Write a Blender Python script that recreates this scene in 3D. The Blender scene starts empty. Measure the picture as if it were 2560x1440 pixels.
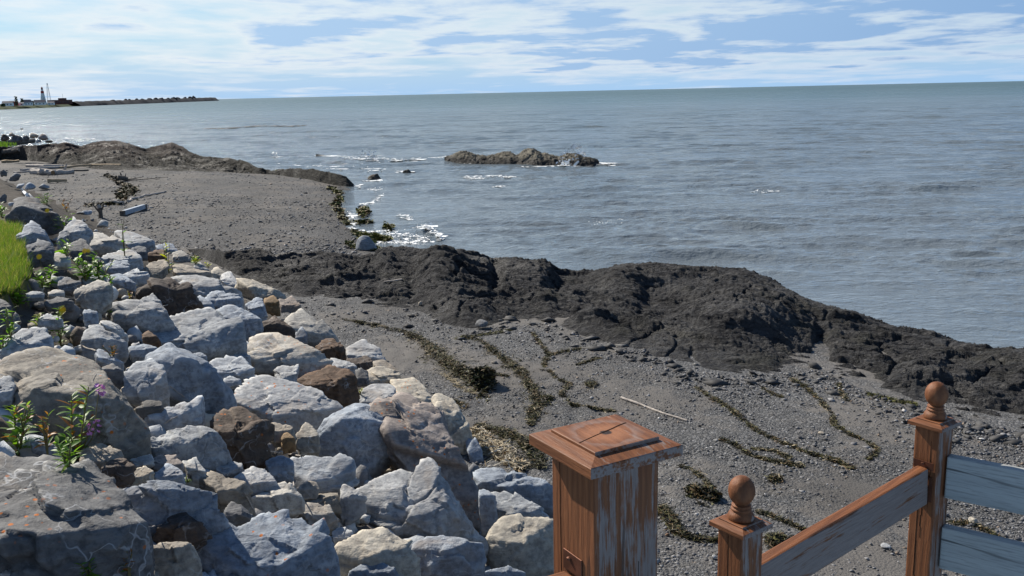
import bpy, bmesh, math, random
import numpy as np
from mathutils import Vector, Matrix

random.seed(7)
RNG = np.random.default_rng(11)
SC = bpy.context.scene
COL = SC.collection
R = math.radians

# ------------------------------------------------------------------ camera
F_PX, CX, CY = 2360.0, 1280.0, 720.0
CAM_H = 6.0
PITCH = math.atan(489.0 / F_PX)
ROLL = math.atan(0.0225)
CAM = np.array([0.0, 0.0, CAM_H])
_f = np.array([0, math.cos(PITCH), -math.sin(PITCH)])
_r0 = np.array([1.0, 0, 0])
_u0 = np.array([0, math.sin(PITCH), math.cos(PITCH)])
_r = math.cos(ROLL) * _r0 - math.sin(ROLL) * _u0
_u = math.sin(ROLL) * _r0 + math.cos(ROLL) * _u0
cd = bpy.data.cameras.new('camera')
cam = bpy.data.objects.new('camera', cd)
COL.objects.link(cam)
cd.sensor_width = 36.0
cd.lens = 36.0 * F_PX / 2560.0
cd.clip_start = 0.05
cd.clip_end = 90000.0
cam.matrix_world = Matrix(((_r[0], _u[0], -_f[0], 0), (_r[1], _u[1], -_f[1], 0), (_r[2], _u[2], -_f[2], CAM_H), (0, 0, 0, 1)))
SC.camera = cam

# ------------------------------------------------------------------ sun, sky, exposure
SUN_AZ = R(47.0)       # to the left of the view axis (+Y)
SUN_EL = R(39.0)
sl = bpy.data.lights.new('sun', 'SUN')
sl.energy = 5.0
sl.angle = R(0.5)
sl.color = (1.0, 0.93, 0.82)
sun = bpy.data.objects.new('sun', sl)
COL.objects.link(sun)
SUN_DIR = Vector((-math.sin(SUN_AZ) * math.cos(SUN_EL), math.cos(SUN_AZ) * math.cos(SUN_EL), math.sin(SUN_EL)))
sun.rotation_euler = SUN_DIR.to_track_quat('Z', 'Y').to_euler()
sun.location = (-30, 20, 40)

SC.view_settings.view_transform = 'Standard'
SC.view_settings.look = 'None'
SC.view_settings.exposure = 0.54
SC.view_settings.gamma = 1.0
SC.view_settings.use_curve_mapping = False

W = bpy.data.worlds.new('World')
SC.world = W
W.use_nodes = True


class NT:
    """small helper to write node trees"""
    def __init__(s, tree):
        s.t = tree
        s.n = tree.nodes
        s.l = tree.links

    def node(s, typ, ins=None, **props):
        nd = s.n.new(typ)
        for k, v in props.items():
            setattr(nd, k, v)
        for k, v in (ins or {}).items():
            s.set(nd, k, v)
        return nd

    def set(s, nd, k, v):
        sock = nd.inputs[k]
        if isinstance(v, bpy.types.NodeSocket):
            s.l.new(v, sock)
        else:
            sock.default_value = v

    def math(s, op, a, b=None, c=None, clamp=False):
        nd = s.n.new('ShaderNodeMath')
        nd.operation = op
        nd.use_clamp = clamp
        for i, v in enumerate((a, b, c)):
            if v is not None:
                s.set(nd, i, v)
        return nd.outputs[0]

    def vmath(s, op, a, b=None):
        nd = s.n.new('ShaderNodeVectorMath')
        nd.operation = op
        s.set(nd, 0, a)
        if b is not None:
            s.set(nd, 1, b)
        return nd.outputs[1] if op == 'DOT_PRODUCT' else nd.outputs[0]

    def mix(s, fac, a, b, blend='MIX'):
        nd = s.n.new('ShaderNodeMix')
        nd.data_type = 'RGBA'
        nd.blend_type = blend
        nd.clamp_factor = True
        for idx, v in ((0, fac), (6, a), (7, b)):
            sock = nd.inputs[idx]
            if isinstance(v, bpy.types.NodeSocket):
                s.l.new(v, sock)
            else:
                if idx and len(v) == 3:
                    v = (*v, 1)
                sock.default_value = v
        return nd.outputs[2]

    def ramp(s, fac, stops, interp='LINEAR'):
        nd = s.n.new('ShaderNodeValToRGB')
        e = nd.color_ramp.elements
        nd.color_ramp.interpolation = interp
        while len(e) < len(stops):
            e.new(0.5)
        for el, (p, c) in zip(e, stops):
            el.position = p
            el.color = (c, c, c, 1) if not hasattr(c, '__len__') else ((*c, 1) if len(c) == 3 else c)
        s.l.new(fac, nd.inputs[0])
        return nd.outputs[0]

    def noise(s, vec, scale, detail=4, rough=0.55, dist=0.0, out='Fac'):
        nd = s.n.new('ShaderNodeTexNoise')
        s.l.new(vec, nd.inputs['Vector'])
        nd.inputs['Scale'].default_value = scale
        nd.inputs['Detail'].default_value = detail
        nd.inputs['Roughness'].default_value = rough
        nd.inputs['Distortion'].default_value = dist
        return nd.outputs[out]

    def voro(s, vec, scale, feature='F1', out='Distance'):
        nd = s.n.new('ShaderNodeTexVoronoi')
        nd.feature = feature
        s.l.new(vec, nd.inputs['Vector'])
        nd.inputs['Scale'].default_value = scale
        return nd.outputs[out]

    def mapping(s, vec, loc=(0, 0, 0), rot=(0, 0, 0), scale=(1, 1, 1)):
        nd = s.n.new('ShaderNodeMapping')
        s.l.new(vec, nd.inputs[0])
        nd.inputs[1].default_value = loc
        nd.inputs[2].default_value = rot
        nd.inputs[3].default_value = scale
        return nd.outputs[0]

    def bump(s, h, strength=0.5, dist=0.02, normal=None):
        nd = s.n.new('ShaderNodeBump')
        s.l.new(h, nd.inputs['Height'])
        nd.inputs['Strength'].default_value = strength
        nd.inputs['Distance'].default_value = dist
        if normal is not None:
            s.l.new(normal, nd.inputs['Normal'])
        return nd.outputs[0]


def build_world():
    W.node_tree.nodes.clear()
    g = NT(W.node_tree)
    sky = g.node('ShaderNodeTexSky', sky_type='NISHITA')
    sky.sun_disc = False
    sky.sun_elevation = SUN_EL
    sky.sun_rotation = -SUN_AZ
    sky.altitude = 0
    sky.air_density = 1.0
    sky.dust_density = 0.3
    sky.ozone_density = 3.0
    hs = g.node('ShaderNodeHueSaturation', {'Saturation': 1.25, 'Value': SKY_VAL, 'Color': sky.outputs[0], 'Fac': 1.0})
    tc = g.node('ShaderNodeTexCoord')
    d = g.vmath('NORMALIZE', tc.outputs['Generated'])
    sep = g.node('ShaderNodeSeparateXYZ', {0: d})
    z = g.math('MAXIMUM', sep.outputs[2], 0.0)
    zz = g.math('ADD', z, 0.060)
    lowk = g.node('ShaderNodeMapRange', {0: z, 1: 0.0, 2: 0.14, 3: 1.0, 4: 0.0}).outputs[0]
    base = g.mix(g.math('MULTIPLY', lowk, 0.9), hs.outputs[0], (4.1, 7.0, 10.8))
    u = g.math('DIVIDE', sep.outputs[0], zz)
    v = g.math('DIVIDE', sep.outputs[1], zz)
    uv = g.node('ShaderNodeCombineXYZ', {0: u, 1: v, 2: 0.0}).outputs[0]
    uv1 = g.mapping(uv, loc=(12.9, 8.9, 0.0), rot=(0, 0, R(10)), scale=(0.30, 0.27, 1))
    big = g.noise(uv1, 0.55, 2, 0.5)
    mid = g.noise(uv1, 1.9, 8, 0.60, 0.3)
    puff = g.noise(g.mapping(uv, loc=(9.0, 4.0, 0), scale=(0.8, 0.62, 1)), 1.5, 6, 0.55, 0.2)
    dens = g.math('ADD', g.math('MULTIPLY', big, 0.65), g.math('MULTIPLY', mid, 0.62))
    dens = g.math('ADD', dens, g.math('MULTIPLY', puff, 0.46))
    # the deck of cloud is denser where it is seen higher up, thins to blue towards the horizon, and is broken overhead
    elevk = g.ramp(z, [(0.0, 0.0), (0.02, 0.05), (0.05, 0.14), (0.095, 0.20), (0.16, 0.24), (0.36, 0.13), (0.7, 0.0)])
    dens = g.math('ADD', dens, g.math('SUBTRACT', elevk, 0.378))
    cov = g.ramp(dens, [(0.47, 0.0), (0.58, 0.42), (0.69, 0.95)])
    # light through thin cloud is white, thick cloud is slate blue below
    sd = g.vmath('DOT_PRODUCT', d, tuple(SUN_DIR))
    toward = g.node('ShaderNodeMapRange', {0: sd, 1: 0.15, 2: 0.72, 3: 0.0, 4: 1.0}).outputs[0]
    thick = g.ramp(dens, [(0.62, 0.0), (0.70, 1.0)])
    white = g.mix(toward, (0.66, 0.76, 0.90), (1.0, 1.0, 0.99))
    grey = g.mix(toward, (0.225, 0.40, 0.70), (0.46, 0.66, 0.92))
    cc = g.mix(thick, white, grey)
    cc = g.mix(1.0, cc, (CLOUD_GAIN, CLOUD_GAIN, CLOUD_GAIN), 'MULTIPLY')
    out = g.mix(g.math('MULTIPLY', cov, 0.95), base, cc)
    bg = g.node('ShaderNodeBackground', {'Color': out, 'Strength': SKY_STRENGTH})
    wo = g.node('ShaderNodeOutputWorld', {'Surface': bg.outputs[0]})


SKY_STRENGTH = 0.06
SKY_VAL = 1.15
CLOUD_GAIN = 11.0
build_world()


# ------------------------------------------------------------------ geometry helpers
def px_dir(px, py):
    px = np.asarray(px, float)
    py = np.asarray(py, float)
    return _f * F_PX + _r * (px[..., None] - CX) + _u * (CY - py[..., None])


def at_z(px, py, z=0.0):
    d = px_dir(px, py)
    t = (z - CAM_H) / d[..., 2]
    return CAM + d * t[..., None]


def at_y(px, py, Y):
    d = px_dir(px, py)
    t = Y / d[..., 1]
    return CAM + d * np.asarray(t)[..., None]


_perm = np.random.default_rng(3).permutation(256).astype(np.int64)
_perm = np.concatenate([_perm, _perm, _perm])
_grad = np.random.default_rng(5).normal(size=(256, 3))
_grad /= np.linalg.norm(_grad, axis=1)[:, None]


def perlin(P):
    P = np.asarray(P, float)
    i = np.floor(P).astype(np.int64)
    f = P - i
    i &= 255
    w = f * f * f * (f * (f * 6 - 15) + 10)
    out = 0.0
    for dx in (0, 1):
        a = _perm[(i[..., 0] + dx) & 255]
        wx = w[..., 0] if dx else 1 - w[..., 0]
        for dy in (0, 1):
            b = _perm[a + ((i[..., 1] + dy) & 255)]
            wy = w[..., 1] if dy else 1 - w[..., 1]
            for dz in (0, 1):
                gidx = _perm[b + ((i[..., 2] + dz) & 255)]
                gv = _grad[gidx]
                wz = w[..., 2] if dz else 1 - w[..., 2]
                dot = gv[..., 0] * (f[..., 0] - dx) + gv[..., 1] * (f[..., 1] - dy) + gv[..., 2] * (f[..., 2] - dz)
                out = out + wx * wy * wz * dot
    return out * 1.5


def fbm(P, octv=4, gain=0.5, lac=2.03, ridge=False):
    P = np.asarray(P, float)
    a, s, tot = 1.0, 0.0, 0.0
    for _ in range(octv):
        n = perlin(P)
        if ridge:
            n = 1 - 2 * np.abs(n)
        s = s + a * n
        tot += a
        a *= gain
        P = P * lac + 17.3
    return s / tot


def p3(x, y, z=0.0):
    return np.stack([x, y, np.zeros_like(x) + z], -1)


def seg_dist(X, Y, pts):
    """distance to a polyline"""
    best = np.full(np.shape(X), 1e18)
    for (x0, y0), (x1, y1) in zip(pts[:-1], pts[1:]):
        dx, dy = x1 - x0, y1 - y0
        t = np.clip(((X - x0) * dx + (Y - y0) * dy) / (dx * dx + dy * dy + 1e-12), 0, 1)
        best = np.minimum(best, (X - x0 - t * dx) ** 2 + (Y - y0 - t * dy) ** 2)
    return np.sqrt(best)


def inside(X, Y, poly):
    r = np.zeros(np.shape(X), bool)
    n = len(poly)
    for i in range(n):
        x0, y0 = poly[i]
        x1, y1 = poly[(i + 1) % n]
        if y0 == y1:
            continue
        c = ((y0 > Y) != (y1 > Y)) & (X < (x1 - x0) * (Y - y0) / (y1 - y0) + x0)
        r ^= c
    return r


def lin(pts, x, k=1):
    a = np.array(pts, float)
    return np.interp(x, a[:, 0], a[:, k])


def mesh_np(name, V, faces, mats=(), smooth=False, loc=None, link=True, col=None):
    """faces: (n,k) int array, or a list of such arrays"""
    me = bpy.data.meshes.new(name)
    V = np.asarray(V, np.float32)
    if not isinstance(faces, list):
        faces = [faces]
    faces = [np.asarray(f, np.int32) for f in faces if len(f)]
    me.vertices.add(len(V))
    me.vertices.foreach_set('co', V.ravel())
    idx = np.concatenate([f.ravel() for f in faces])
    tot = np.concatenate([np.full(len(f), f.shape[1], np.int32) for f in faces])
    st = np.concatenate([[0], np.cumsum(tot)[:-1]]).astype(np.int32)
    me.loops.add(len(idx))
    me.loops.foreach_set('vertex_index', idx)
    me.polygons.add(len(tot))
    me.polygons.foreach_set('loop_start', st)
    me.polygons.foreach_set('loop_total', tot)
    if smooth:
        me.polygons.foreach_set('use_smooth', np.ones(len(tot), bool))
    for m in mats:
        me.materials.append(m)
    if col is not None:
        at = me.color_attributes.new('tone', 'FLOAT_COLOR', 'POINT')
        c = np.ones((len(V), 4), np.float32)
        c[:, :3] = col
        at.data.foreach_set('color', c.ravel())
    me.update(calc_edges=True)
    me.validate()
    o = bpy.data.objects.new(name, me)
    if loc is not None:
        o.location = loc
    if link:
        COL.objects.link(o)
    return o


def grid_faces(nu, nv):
    i = np.arange(nu * nv).reshape(nu, nv)
    return np.stack([i[:-1, :-1].ravel(), i[1:, :-1].ravel(), i[1:, 1:].ravel(), i[:-1, 1:].ravel()], -1)


def tag(o, label=None, cat=None, group=None, kind=None):
    if label:
        o['label'] = label
    if cat:
        o['category'] = cat
    if group:
        o['group'] = group
    if kind:
        o['kind'] = kind
    return o


def empty(name, loc, rz=0.0, label=None, cat=None, group=None):
    o = bpy.data.objects.new(name, None)
    o.empty_display_size = 0.1
    o.location = loc
    o.rotation_euler = (0, 0, rz)
    COL.objects.link(o)
    return tag(o, label, cat, group)


class MB:
    """collects boxes, tubes and lathed shapes into ONE mesh"""
    def __init__(s):
        s.v, s.f = [], []

    def add(s, V, Fs):
        b = len(s.v)
        s.v += [tuple(map(float, p)) for p in V]
        s.f += [tuple(int(i) + b for i in f) for f in Fs]
        return s

    def box(s, c, size, rot=None, bev=0.0):
        hx, hy, hz = (k / 2 for k in size)
        V, Fs = [], []
        if bev <= 0:
            V = [(x, y, z) for x in (-hx, hx) for y in (-hy, hy) for z in (-hz, hz)]
            Fs = [(0, 1, 3, 2), (4, 6, 7, 5), (0, 4, 5, 1), (2, 3, 7, 6), (0, 2, 6, 4), (1, 5, 7, 3)]
        else:
            bm = bmesh.new()
            bmesh.ops.create_cube(bm, size=1)
            bmesh.ops.scale(bm, vec=(2 * hx, 2 * hy, 2 * hz), verts=bm.verts)
            bmesh.ops.bevel(bm, geom=bm.edges[:], offset=bev, segments=2, affect='EDGES', profile=0.5)
            bm.verts.index_update()
            V = [v.co[:] for v in bm.verts]
            Fs = [[v.index for v in f.verts] for f in bm.faces]
            bm.free()
        M = rot if rot is not None else Matrix.Identity(3)
        c = Vector(c)
        s.add([M @ Vector(p) + c for p in V], Fs)
        return s

    def tube(s, pts, rad, seg=8, cap=True, squash=1.0):
        pts = [Vector(p) for p in pts]
        if not hasattr(rad, '__len__'):
            rad = [rad] * len(pts)
        rings = []
        ref = None
        for i, p in enumerate(pts):
            t = (pts[min(i + 1, len(pts) - 1)] - pts[max(i - 1, 0)]).normalized()
            if ref is None:
                ref = t.orthogonal().normalized()
            a = (ref - t * ref.dot(t)).normalized()
            ref = a
            b = t.cross(a)
            rings.append([p + (a * math.cos(k * 2 * math.pi / seg) + b * squash * math.sin(k * 2 * math.pi / seg)) * rad[i] for k in range(seg)])
        V = [q for r in rings for q in r]
        Fs = []
        for i in range(len(rings) - 1):
            for k in range(seg):
                k2 = (k + 1) % seg
                Fs.append((i * seg + k, i * seg + k2, (i + 1) * seg + k2, (i + 1) * seg + k))
        if cap:
            Fs.append(tuple(range(seg))[::-1])
            Fs.append(tuple((len(rings) - 1) * seg + k for k in range(seg)))
        return s.add(V, Fs)

    def lathe(s, prof, seg=24, c=(0, 0, 0)):
        V = [(c[0] + r * math.cos(k * 2 * math.pi / seg), c[1] + r * math.sin(k * 2 * math.pi / seg), c[2] + z) for r, z in prof for k in range(seg)]
        Fs = []
        for i in range(len(prof) - 1):
            for k in range(seg):
                k2 = (k + 1) % seg
                Fs.append((i * seg + k, i * seg + k2, (i + 1) * seg + k2, (i + 1) * seg + k))
        Fs.append(tuple(range(seg))[::-1])
        Fs.append(tuple((len(prof) - 1) * seg + k for k in range(seg)))
        return s.add(V, Fs)

    def prism(s, outline, z0, z1):
        n = len(outline)
        V = [(x, y, z0) for x, y in outline] + [(x, y, z1) for x, y in outline]
        Fs = [tuple(range(n))[::-1], tuple(range(n, 2 * n))]
        Fs += [(i, (i + 1) % n, n + (i + 1) % n, n + i) for i in range(n)]
        return s.add(V, Fs)

    def build(s, name, mat, parent=None, smooth=False, loc=None):
        me = bpy.data.meshes.new(name)
        me.from_pydata(s.v, [], s.f)
        if mat:
            me.materials.append(mat)
        bm = bmesh.new()
        bm.from_mesh(me)
        bmesh.ops.recalc_face_normals(bm, faces=bm.faces)
        bm.to_mesh(me)
        bm.free()
        if smooth:
            me.shade_smooth()
        o = bpy.data.objects.new(name, me)
        if loc is not None:
            o.location = loc
        COL.objects.link(o)
        if parent is not None:
            o.parent = parent
        return o


# ------------------------------------------------------------------ materials
def new_mat(name):
    m = bpy.data.materials.new(name)
    m.use_nodes = True
    m.node_tree.nodes.clear()
    g = NT(m.node_tree)
    out = g.node('ShaderNodeOutputMaterial')
    b = g.node('ShaderNodeBsdfPrincipled')
    g.l.new(b.outputs[0], out.inputs[0])
    return m, g, b


def plain(name, col, rough=0.7, var=0.25, scale=8.0, bump=0.0, metal=0.0):
    m, g, b = new_mat(name)
    P = g.node('ShaderNodeTexCoord').outputs['Object']
    n = g.noise(P, scale, 5)
    c = g.mix(g.ramp(n, [(0.3, 0.0), (0.7, 1.0)]), tuple(k * (1 - var) for k in col), tuple(min(1, k * (1 + var)) for k in col))
    g.set(b, 'Base Color', c)
    b.inputs['Roughness'].default_value = rough
    b.inputs['Metallic'].default_value = metal
    b.inputs['Specular IOR Level'].default_value = 0.06 if rough > 0.85 else 0.3
    if bump:
        g.set(b, 'Normal', g.bump(g.noise(P, scale * 4, 6), 0.6, bump))
    return m


def mat_boulder(name, attr=False):
    m, g, b = new_mat(name)
    tcn = g.node('ShaderNodeTexCoord')
    oi = g.node('ShaderNodeObjectInfo')
    P = g.node('ShaderNodeNewGeometry').outputs['Position'] if attr else tcn.outputs['Object']
    if attr:
        base = g.node('ShaderNodeAttribute', attribute_name='tone').outputs['Color']
        lich = None
    else:
        off = g.node('ShaderNodeCombineXYZ', {0: g.math('MULTIPLY', oi.outputs['Random'], 40.0), 1: g.math('MULTIPLY', oi.outputs['Random'], 91.0), 2: 0.0}).outputs[0]
        P = g.vmath('ADD', P, off)
        base = oi.outputs['Color']
        lich = oi.outputs['Alpha']
    # bedding: stretched noise at an angle that changes from stone to stone
    bed = g.mapping(P, rot=(R(18), R(-24), R(35)), scale=(1.4, 2.2, 9.0))
    n1 = g.noise(P, 2.1, 6, 0.6)
    n2 = g.noise(bed, 1.6, 7, 0.62, 0.4)
    n3 = g.noise(P, 16.0, 6, 0.65)
    n4 = g.noise(P, 60.0, 4, 0.6)
    val = g.math('ADD', g.math('MULTIPLY', n1, 0.55), g.math('MULTIPLY', n2, 0.75))
    k = g.ramp(val, [(0.46, 0.0), (0.84, 1.0)])
    dark = g.mix(1.0, base, (0.50, 0.51, 0.54), 'MULTIPLY')
    lite = g.mix(1.0, base, (1.26, 1.25, 1.22), 'MULTIPLY')
    c = g.mix(k, dark, lite)
    # fine mottling
    c = g.mix(g.ramp(n3, [(0.38, 0.75), (0.56, 0.0)]), c, g.mix(1.0, base, (0.40, 0.40, 0.42), 'MULTIPLY'))
    # tan iron staining in patches
    st = g.ramp(g.noise(P, 1.3, 5, 0.6, 0.6), [(0.55, 0.0), (0.70, 0.60)])
    c = g.mix(st, c, g.mix(0.65, base, (0.27, 0.18, 0.10)))
    # white calcite veins
    vv = g.voro(g.vmath('ADD', P, g.vmath('SCALE', g.noise(P, 3.0, 3, out='Color'), (0, 0, 0))), 2.3, 'DISTANCE_TO_EDGE')
    warp = g.mapping(g.vmath('ADD', P, g.noise(P, 2.5, 3, out='Color')), scale=(1.0, 1.7, 0.8))
    vv = g.voro(warp, 2.0, 'DISTANCE_TO_EDGE')
    vein = g.math('MULTIPLY', g.ramp(vv, [(0.006, 0.5), (0.022, 0.0)]), g.ramp(n1, [(0.5, 0.0), (0.6, 1.0)]))
    c = g.mix(vein, c, (0.52, 0.53, 0.54))
    if lich is not None:
        lv = g.voro(P, 13.0)
        lv2 = g.ramp(g.noise(P, 2.2, 4), [(0.46, 0.0), (0.54, 1.0)])
        spot = g.math('MULTIPLY', g.ramp(g.math('ADD', lv, g.math('MULTIPLY', n4, 0.12)), [(0.20, 1.0), (0.25, 0.0)]), lv2)
        spot = g.math('MULTIPLY', spot, lich)
        c = g.mix(spot, c, (0.45, 0.13, 0.02))
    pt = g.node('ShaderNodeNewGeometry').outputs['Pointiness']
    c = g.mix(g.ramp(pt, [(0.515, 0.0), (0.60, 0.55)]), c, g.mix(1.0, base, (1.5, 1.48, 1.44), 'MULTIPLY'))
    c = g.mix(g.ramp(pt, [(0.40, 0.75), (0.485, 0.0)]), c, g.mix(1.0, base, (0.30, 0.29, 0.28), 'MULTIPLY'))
    g.set(b, 'Base Color', c)
    b.inputs['Roughness'].default_value = 0.82
    b.inputs['Specular IOR Level'].default_value = 0.35
    h1 = g.math('ADD', g.math('MULTIPLY', n2, 1.0), g.math('MULTIPLY', n3, 0.45))
    h1 = g.math('ADD', h1, g.math('MULTIPLY', n4, 0.30))
    crack = g.voro(g.vmath('ADD', P, g.noise(P, 4.0, 4, out='Color')), 1.7, 'DISTANCE_TO_EDGE')
    h1 = g.math('ADD', h1, g.ramp(crack, [(0.0, -0.5), (0.03, 0.0)]))
    g.set(b, 'Normal', g.bump(h1, 0.8, 0.026))
    return m


def mat_slate():
    """dark foliated bedrock; the foliation follows the ledge (attribute strike coordinates are plain world axes, rotated)"""
    m, g, b = new_mat('slate_bedrock')
    P = g.node('ShaderNodeNewGeometry').outputs['Position']
    tone = g.node('ShaderNodeAttribute', attribute_name='tone').outputs['Color']
    w = g.vmath('ADD', P, g.vmath('MULTIPLY', g.noise(P, 0.6, 3, out='Color'), (1.2, 1.2, 0.8)))
    q = g.mapping(w, rot=(R(12), R(8), R(-28)), scale=(0.55, 5.0, 7.0))
    s1 = g.noise(q, 1.5, 8, 0.68, 0.3)
    s2 = g.noise(g.mapping(w, rot=(0, R(20), R(-32)), scale=(0.5, 6.5, 9)), 4.0, 5, 0.6)
    n1 = g.noise(P, 0.9, 6, 0.6)
    n3 = g.noise(P, 14.0, 6, 0.66)
    v = g.math('ADD', g.math('MULTIPLY', s1, 0.7), g.math('MULTIPLY', n1, 0.5))
    c = g.mix(g.ramp(v, [(0.42, 0.0), (0.78, 1.0)]), (0.32, 0.32, 0.35), (1.40, 1.34, 1.26))
    c = g.mix(1.0, tone, c, 'MULTIPLY')
    c = g.mix(g.ramp(s2, [(0.55, 0.0), (0.70, 0.65)]), c, g.mix(0.75, tone, (0.150, 0.143, 0.132)))
    c = g.mix(g.ramp(n3, [(0.3, 0.6), (0.5, 0.0)]), c, g.mix(1.0, tone, (0.35, 0.35, 0.38), 'MULTIPLY'))
    q3 = g.mapping(w, rot=(R(6), R(5), R(-28)), scale=(0.30, 1.5, 2.6))
    s3 = g.noise(q3, 1.8, 8, 0.72, 0.5)
    c = g.mix(g.ramp(s3, [(0.36, 0.95), (0.49, 0.0)]), c, g.mix(1.0, tone, (0.16, 0.16, 0.18), 'MULTIPLY'))
    c = g.mix(g.ramp(s3, [(0.555, 0.0), (0.66, 0.55)]), c, g.mix(0.8, tone, (0.145, 0.138, 0.127)))
    n5 = g.noise(g.mapping(w, rot=(0, R(6), R(-24)), scale=(2.2, 7.0, 8.0)), 1.5, 6, 0.72, 0.3)
    c = g.mix(g.ramp(n5, [(0.36, 0.85), (0.47, 0.0)]), c, g.mix(1.0, tone, (0.22, 0.22, 0.24), 'MULTIPLY'))
    c = g.mix(g.ramp(n5, [(0.545, 0.0), (0.63, 0.70)]), c, g.mix(0.8, tone, (0.155, 0.153, 0.150)))
    alg = g.ramp(g.noise(P, 0.7, 5, 0.65), [(0.56, 0.0), (0.68, 0.5)])
    c = g.mix(alg, c, g.mix(0.5, tone, (0.055, 0.05, 0.018)))
    vein = g.ramp(g.noise(g.mapping(w, rot=(R(12), R(8), R(-26)), scale=(0.16, 4.2, 4)), 2.2, 4, 0.5), [(0.66, 0.0), (0.70, 0.5)])
    c = g.mix(vein, c, (0.16, 0.155, 0.145))
    g.set(b, 'Base Color', c)
    g.set(b, 'Roughness', g.ramp(g.noise(P, 0.5, 4), [(0.36, 0.55), (0.50, 0.9)]))
    b.inputs['Specular IOR Level'].default_value = 0.25
    h = g.math('ADD', g.math('MULTIPLY', s1, 1.0), g.math('MULTIPLY', s2, 0.5))
    h = g.math('ADD', h, g.math('MULTIPLY', s3, 1.8))
    h = g.math('ADD', h, g.math('MULTIPLY', n5, 1.1))
    h = g.math('ADD', h, g.math('MULTIPLY', n3, 0.45))
    g.set(b, 'Normal', g.bump(h, 1.0, 0.16))
    return m


def mat_beach():
    m, g, b = new_mat('beach_gravel')
    P = g.node('ShaderNodeNewGeometry').outputs['Position']
    tone = g.node('ShaderNodeAttribute', attribute_name='tone').outputs['Color']
    n1 = g.noise(P, 0.35, 5, 0.55)
    n2 = g.noise(P, 3.0, 6, 0.6)
    cells = g.voro(P, 26.0, 'F1', 'Color')
    cells2 = g.voro(P, 60.0, 'F1', 'Color')
    cd1 = g.voro(P, 26.0)
    cd2 = g.voro(P, 60.0)
    sep = g.node('ShaderNodeSeparateXYZ', {0: cells}).outputs[0]
    sep2 = g.node('ShaderNodeSeparateXYZ', {0: cells2}).outputs[1]
    peb = g.ramp(sep, [(0.0, 0.55), (0.6, 0.95), (0.93, 1.35), (1.0, 2.6)])
    peb2 = g.ramp(sep2, [(0.0, 0.6), (0.7, 1.0), (0.95, 1.5), (1.0, 2.2)])
    sand = g.ramp(g.math('ADD', n1, g.math('MULTIPLY', g.math('SUBTRACT', n2, 0.5), 0.45)), [(0.46, 0.0), (0.60, 1.0)])
    pc = g.mix(1.0, peb, peb2, 'MULTIPLY')
    c = g.mix(1.0, tone, g.mix(sand, pc, (1.0, 0.93, 0.85)), 'MULTIPLY')
    c = g.mix(g.ramp(n2, [(0.35, 0.25), (0.6, 0.0)]), c, (0.03, 0.03, 0.03))
    g.set(b, 'Base Color', c)
    b.inputs['Roughness'].default_value = 0.85
    b.inputs['Specular IOR Level'].default_value = 0.3
    h = g.math('ADD', g.math('MULTIPLY', cd1, -1.0), g.math('MULTIPLY', cd2, -0.5))
    h = g.math('MULTIPLY', h, g.math('SUBTRACT', 1.0, g.math('MULTIPLY', sand, 0.72)))
    h = g.math('ADD', h, g.math('MULTIPLY', n2, 0.6))
    g.set(b, 'Normal', g.bump(h, 0.9, 0.035))
    return m


def mat_tone(name, rough=0.8, spec=0.3, mottle=0.35, scale=30.0, transl=0.0):
    m, g, b = new_mat(name)
    P = g.node('ShaderNodeNewGeometry').outputs['Position']
    tone = g.node('ShaderNodeAttribute', attribute_name='tone').outputs['Color']
    n = g.noise(P, scale, 4, 0.6)
    c = g.mix(g.ramp(n, [(0.35, mottle), (0.6, 0.0)]), tone, g.mix(1.0, tone, (0.45, 0.45, 0.45), 'MULTIPLY'))
    g.set(b, 'Base Color', c)
    b.inputs['Roughness'].default_value = rough
    b.inputs['Specular IOR Level'].default_value = spec
    return m


def mat_leaf(name, col, col2, transl=0.45):
    m, g, b = new_mat(name)
    oi = g.node('ShaderNodeObjectInfo')
    P = g.node('ShaderNodeNewGeometry').outputs['Position']
    k = g.math('ADD', g.math('MULTIPLY', oi.outputs['Random'], 0.6), g.math('MULTIPLY', g.noise(P, 14.0, 3), 0.5))
    c = g.mix(k, col, col2)
    g.set(b, 'Base Color', c)
    b.inputs['Roughness'].default_value = 0.5
    t = g.node('ShaderNodeBsdfTranslucent', {'Color': g.mix(1.0, c, (1.5, 1.7, 0.6), 'MULTIPLY')})
    ms = g.node('ShaderNodeMixShader', {0: transl})
    g.l.new(b.outputs[0], ms.inputs[1])
    g.l.new(t.outputs[0], ms.inputs[2])
    out = [n for n in g.n if n.type == 'OUTPUT_MATERIAL'][0]
    g.l.new(ms.outputs[0], out.inputs[0])
    return m


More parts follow.
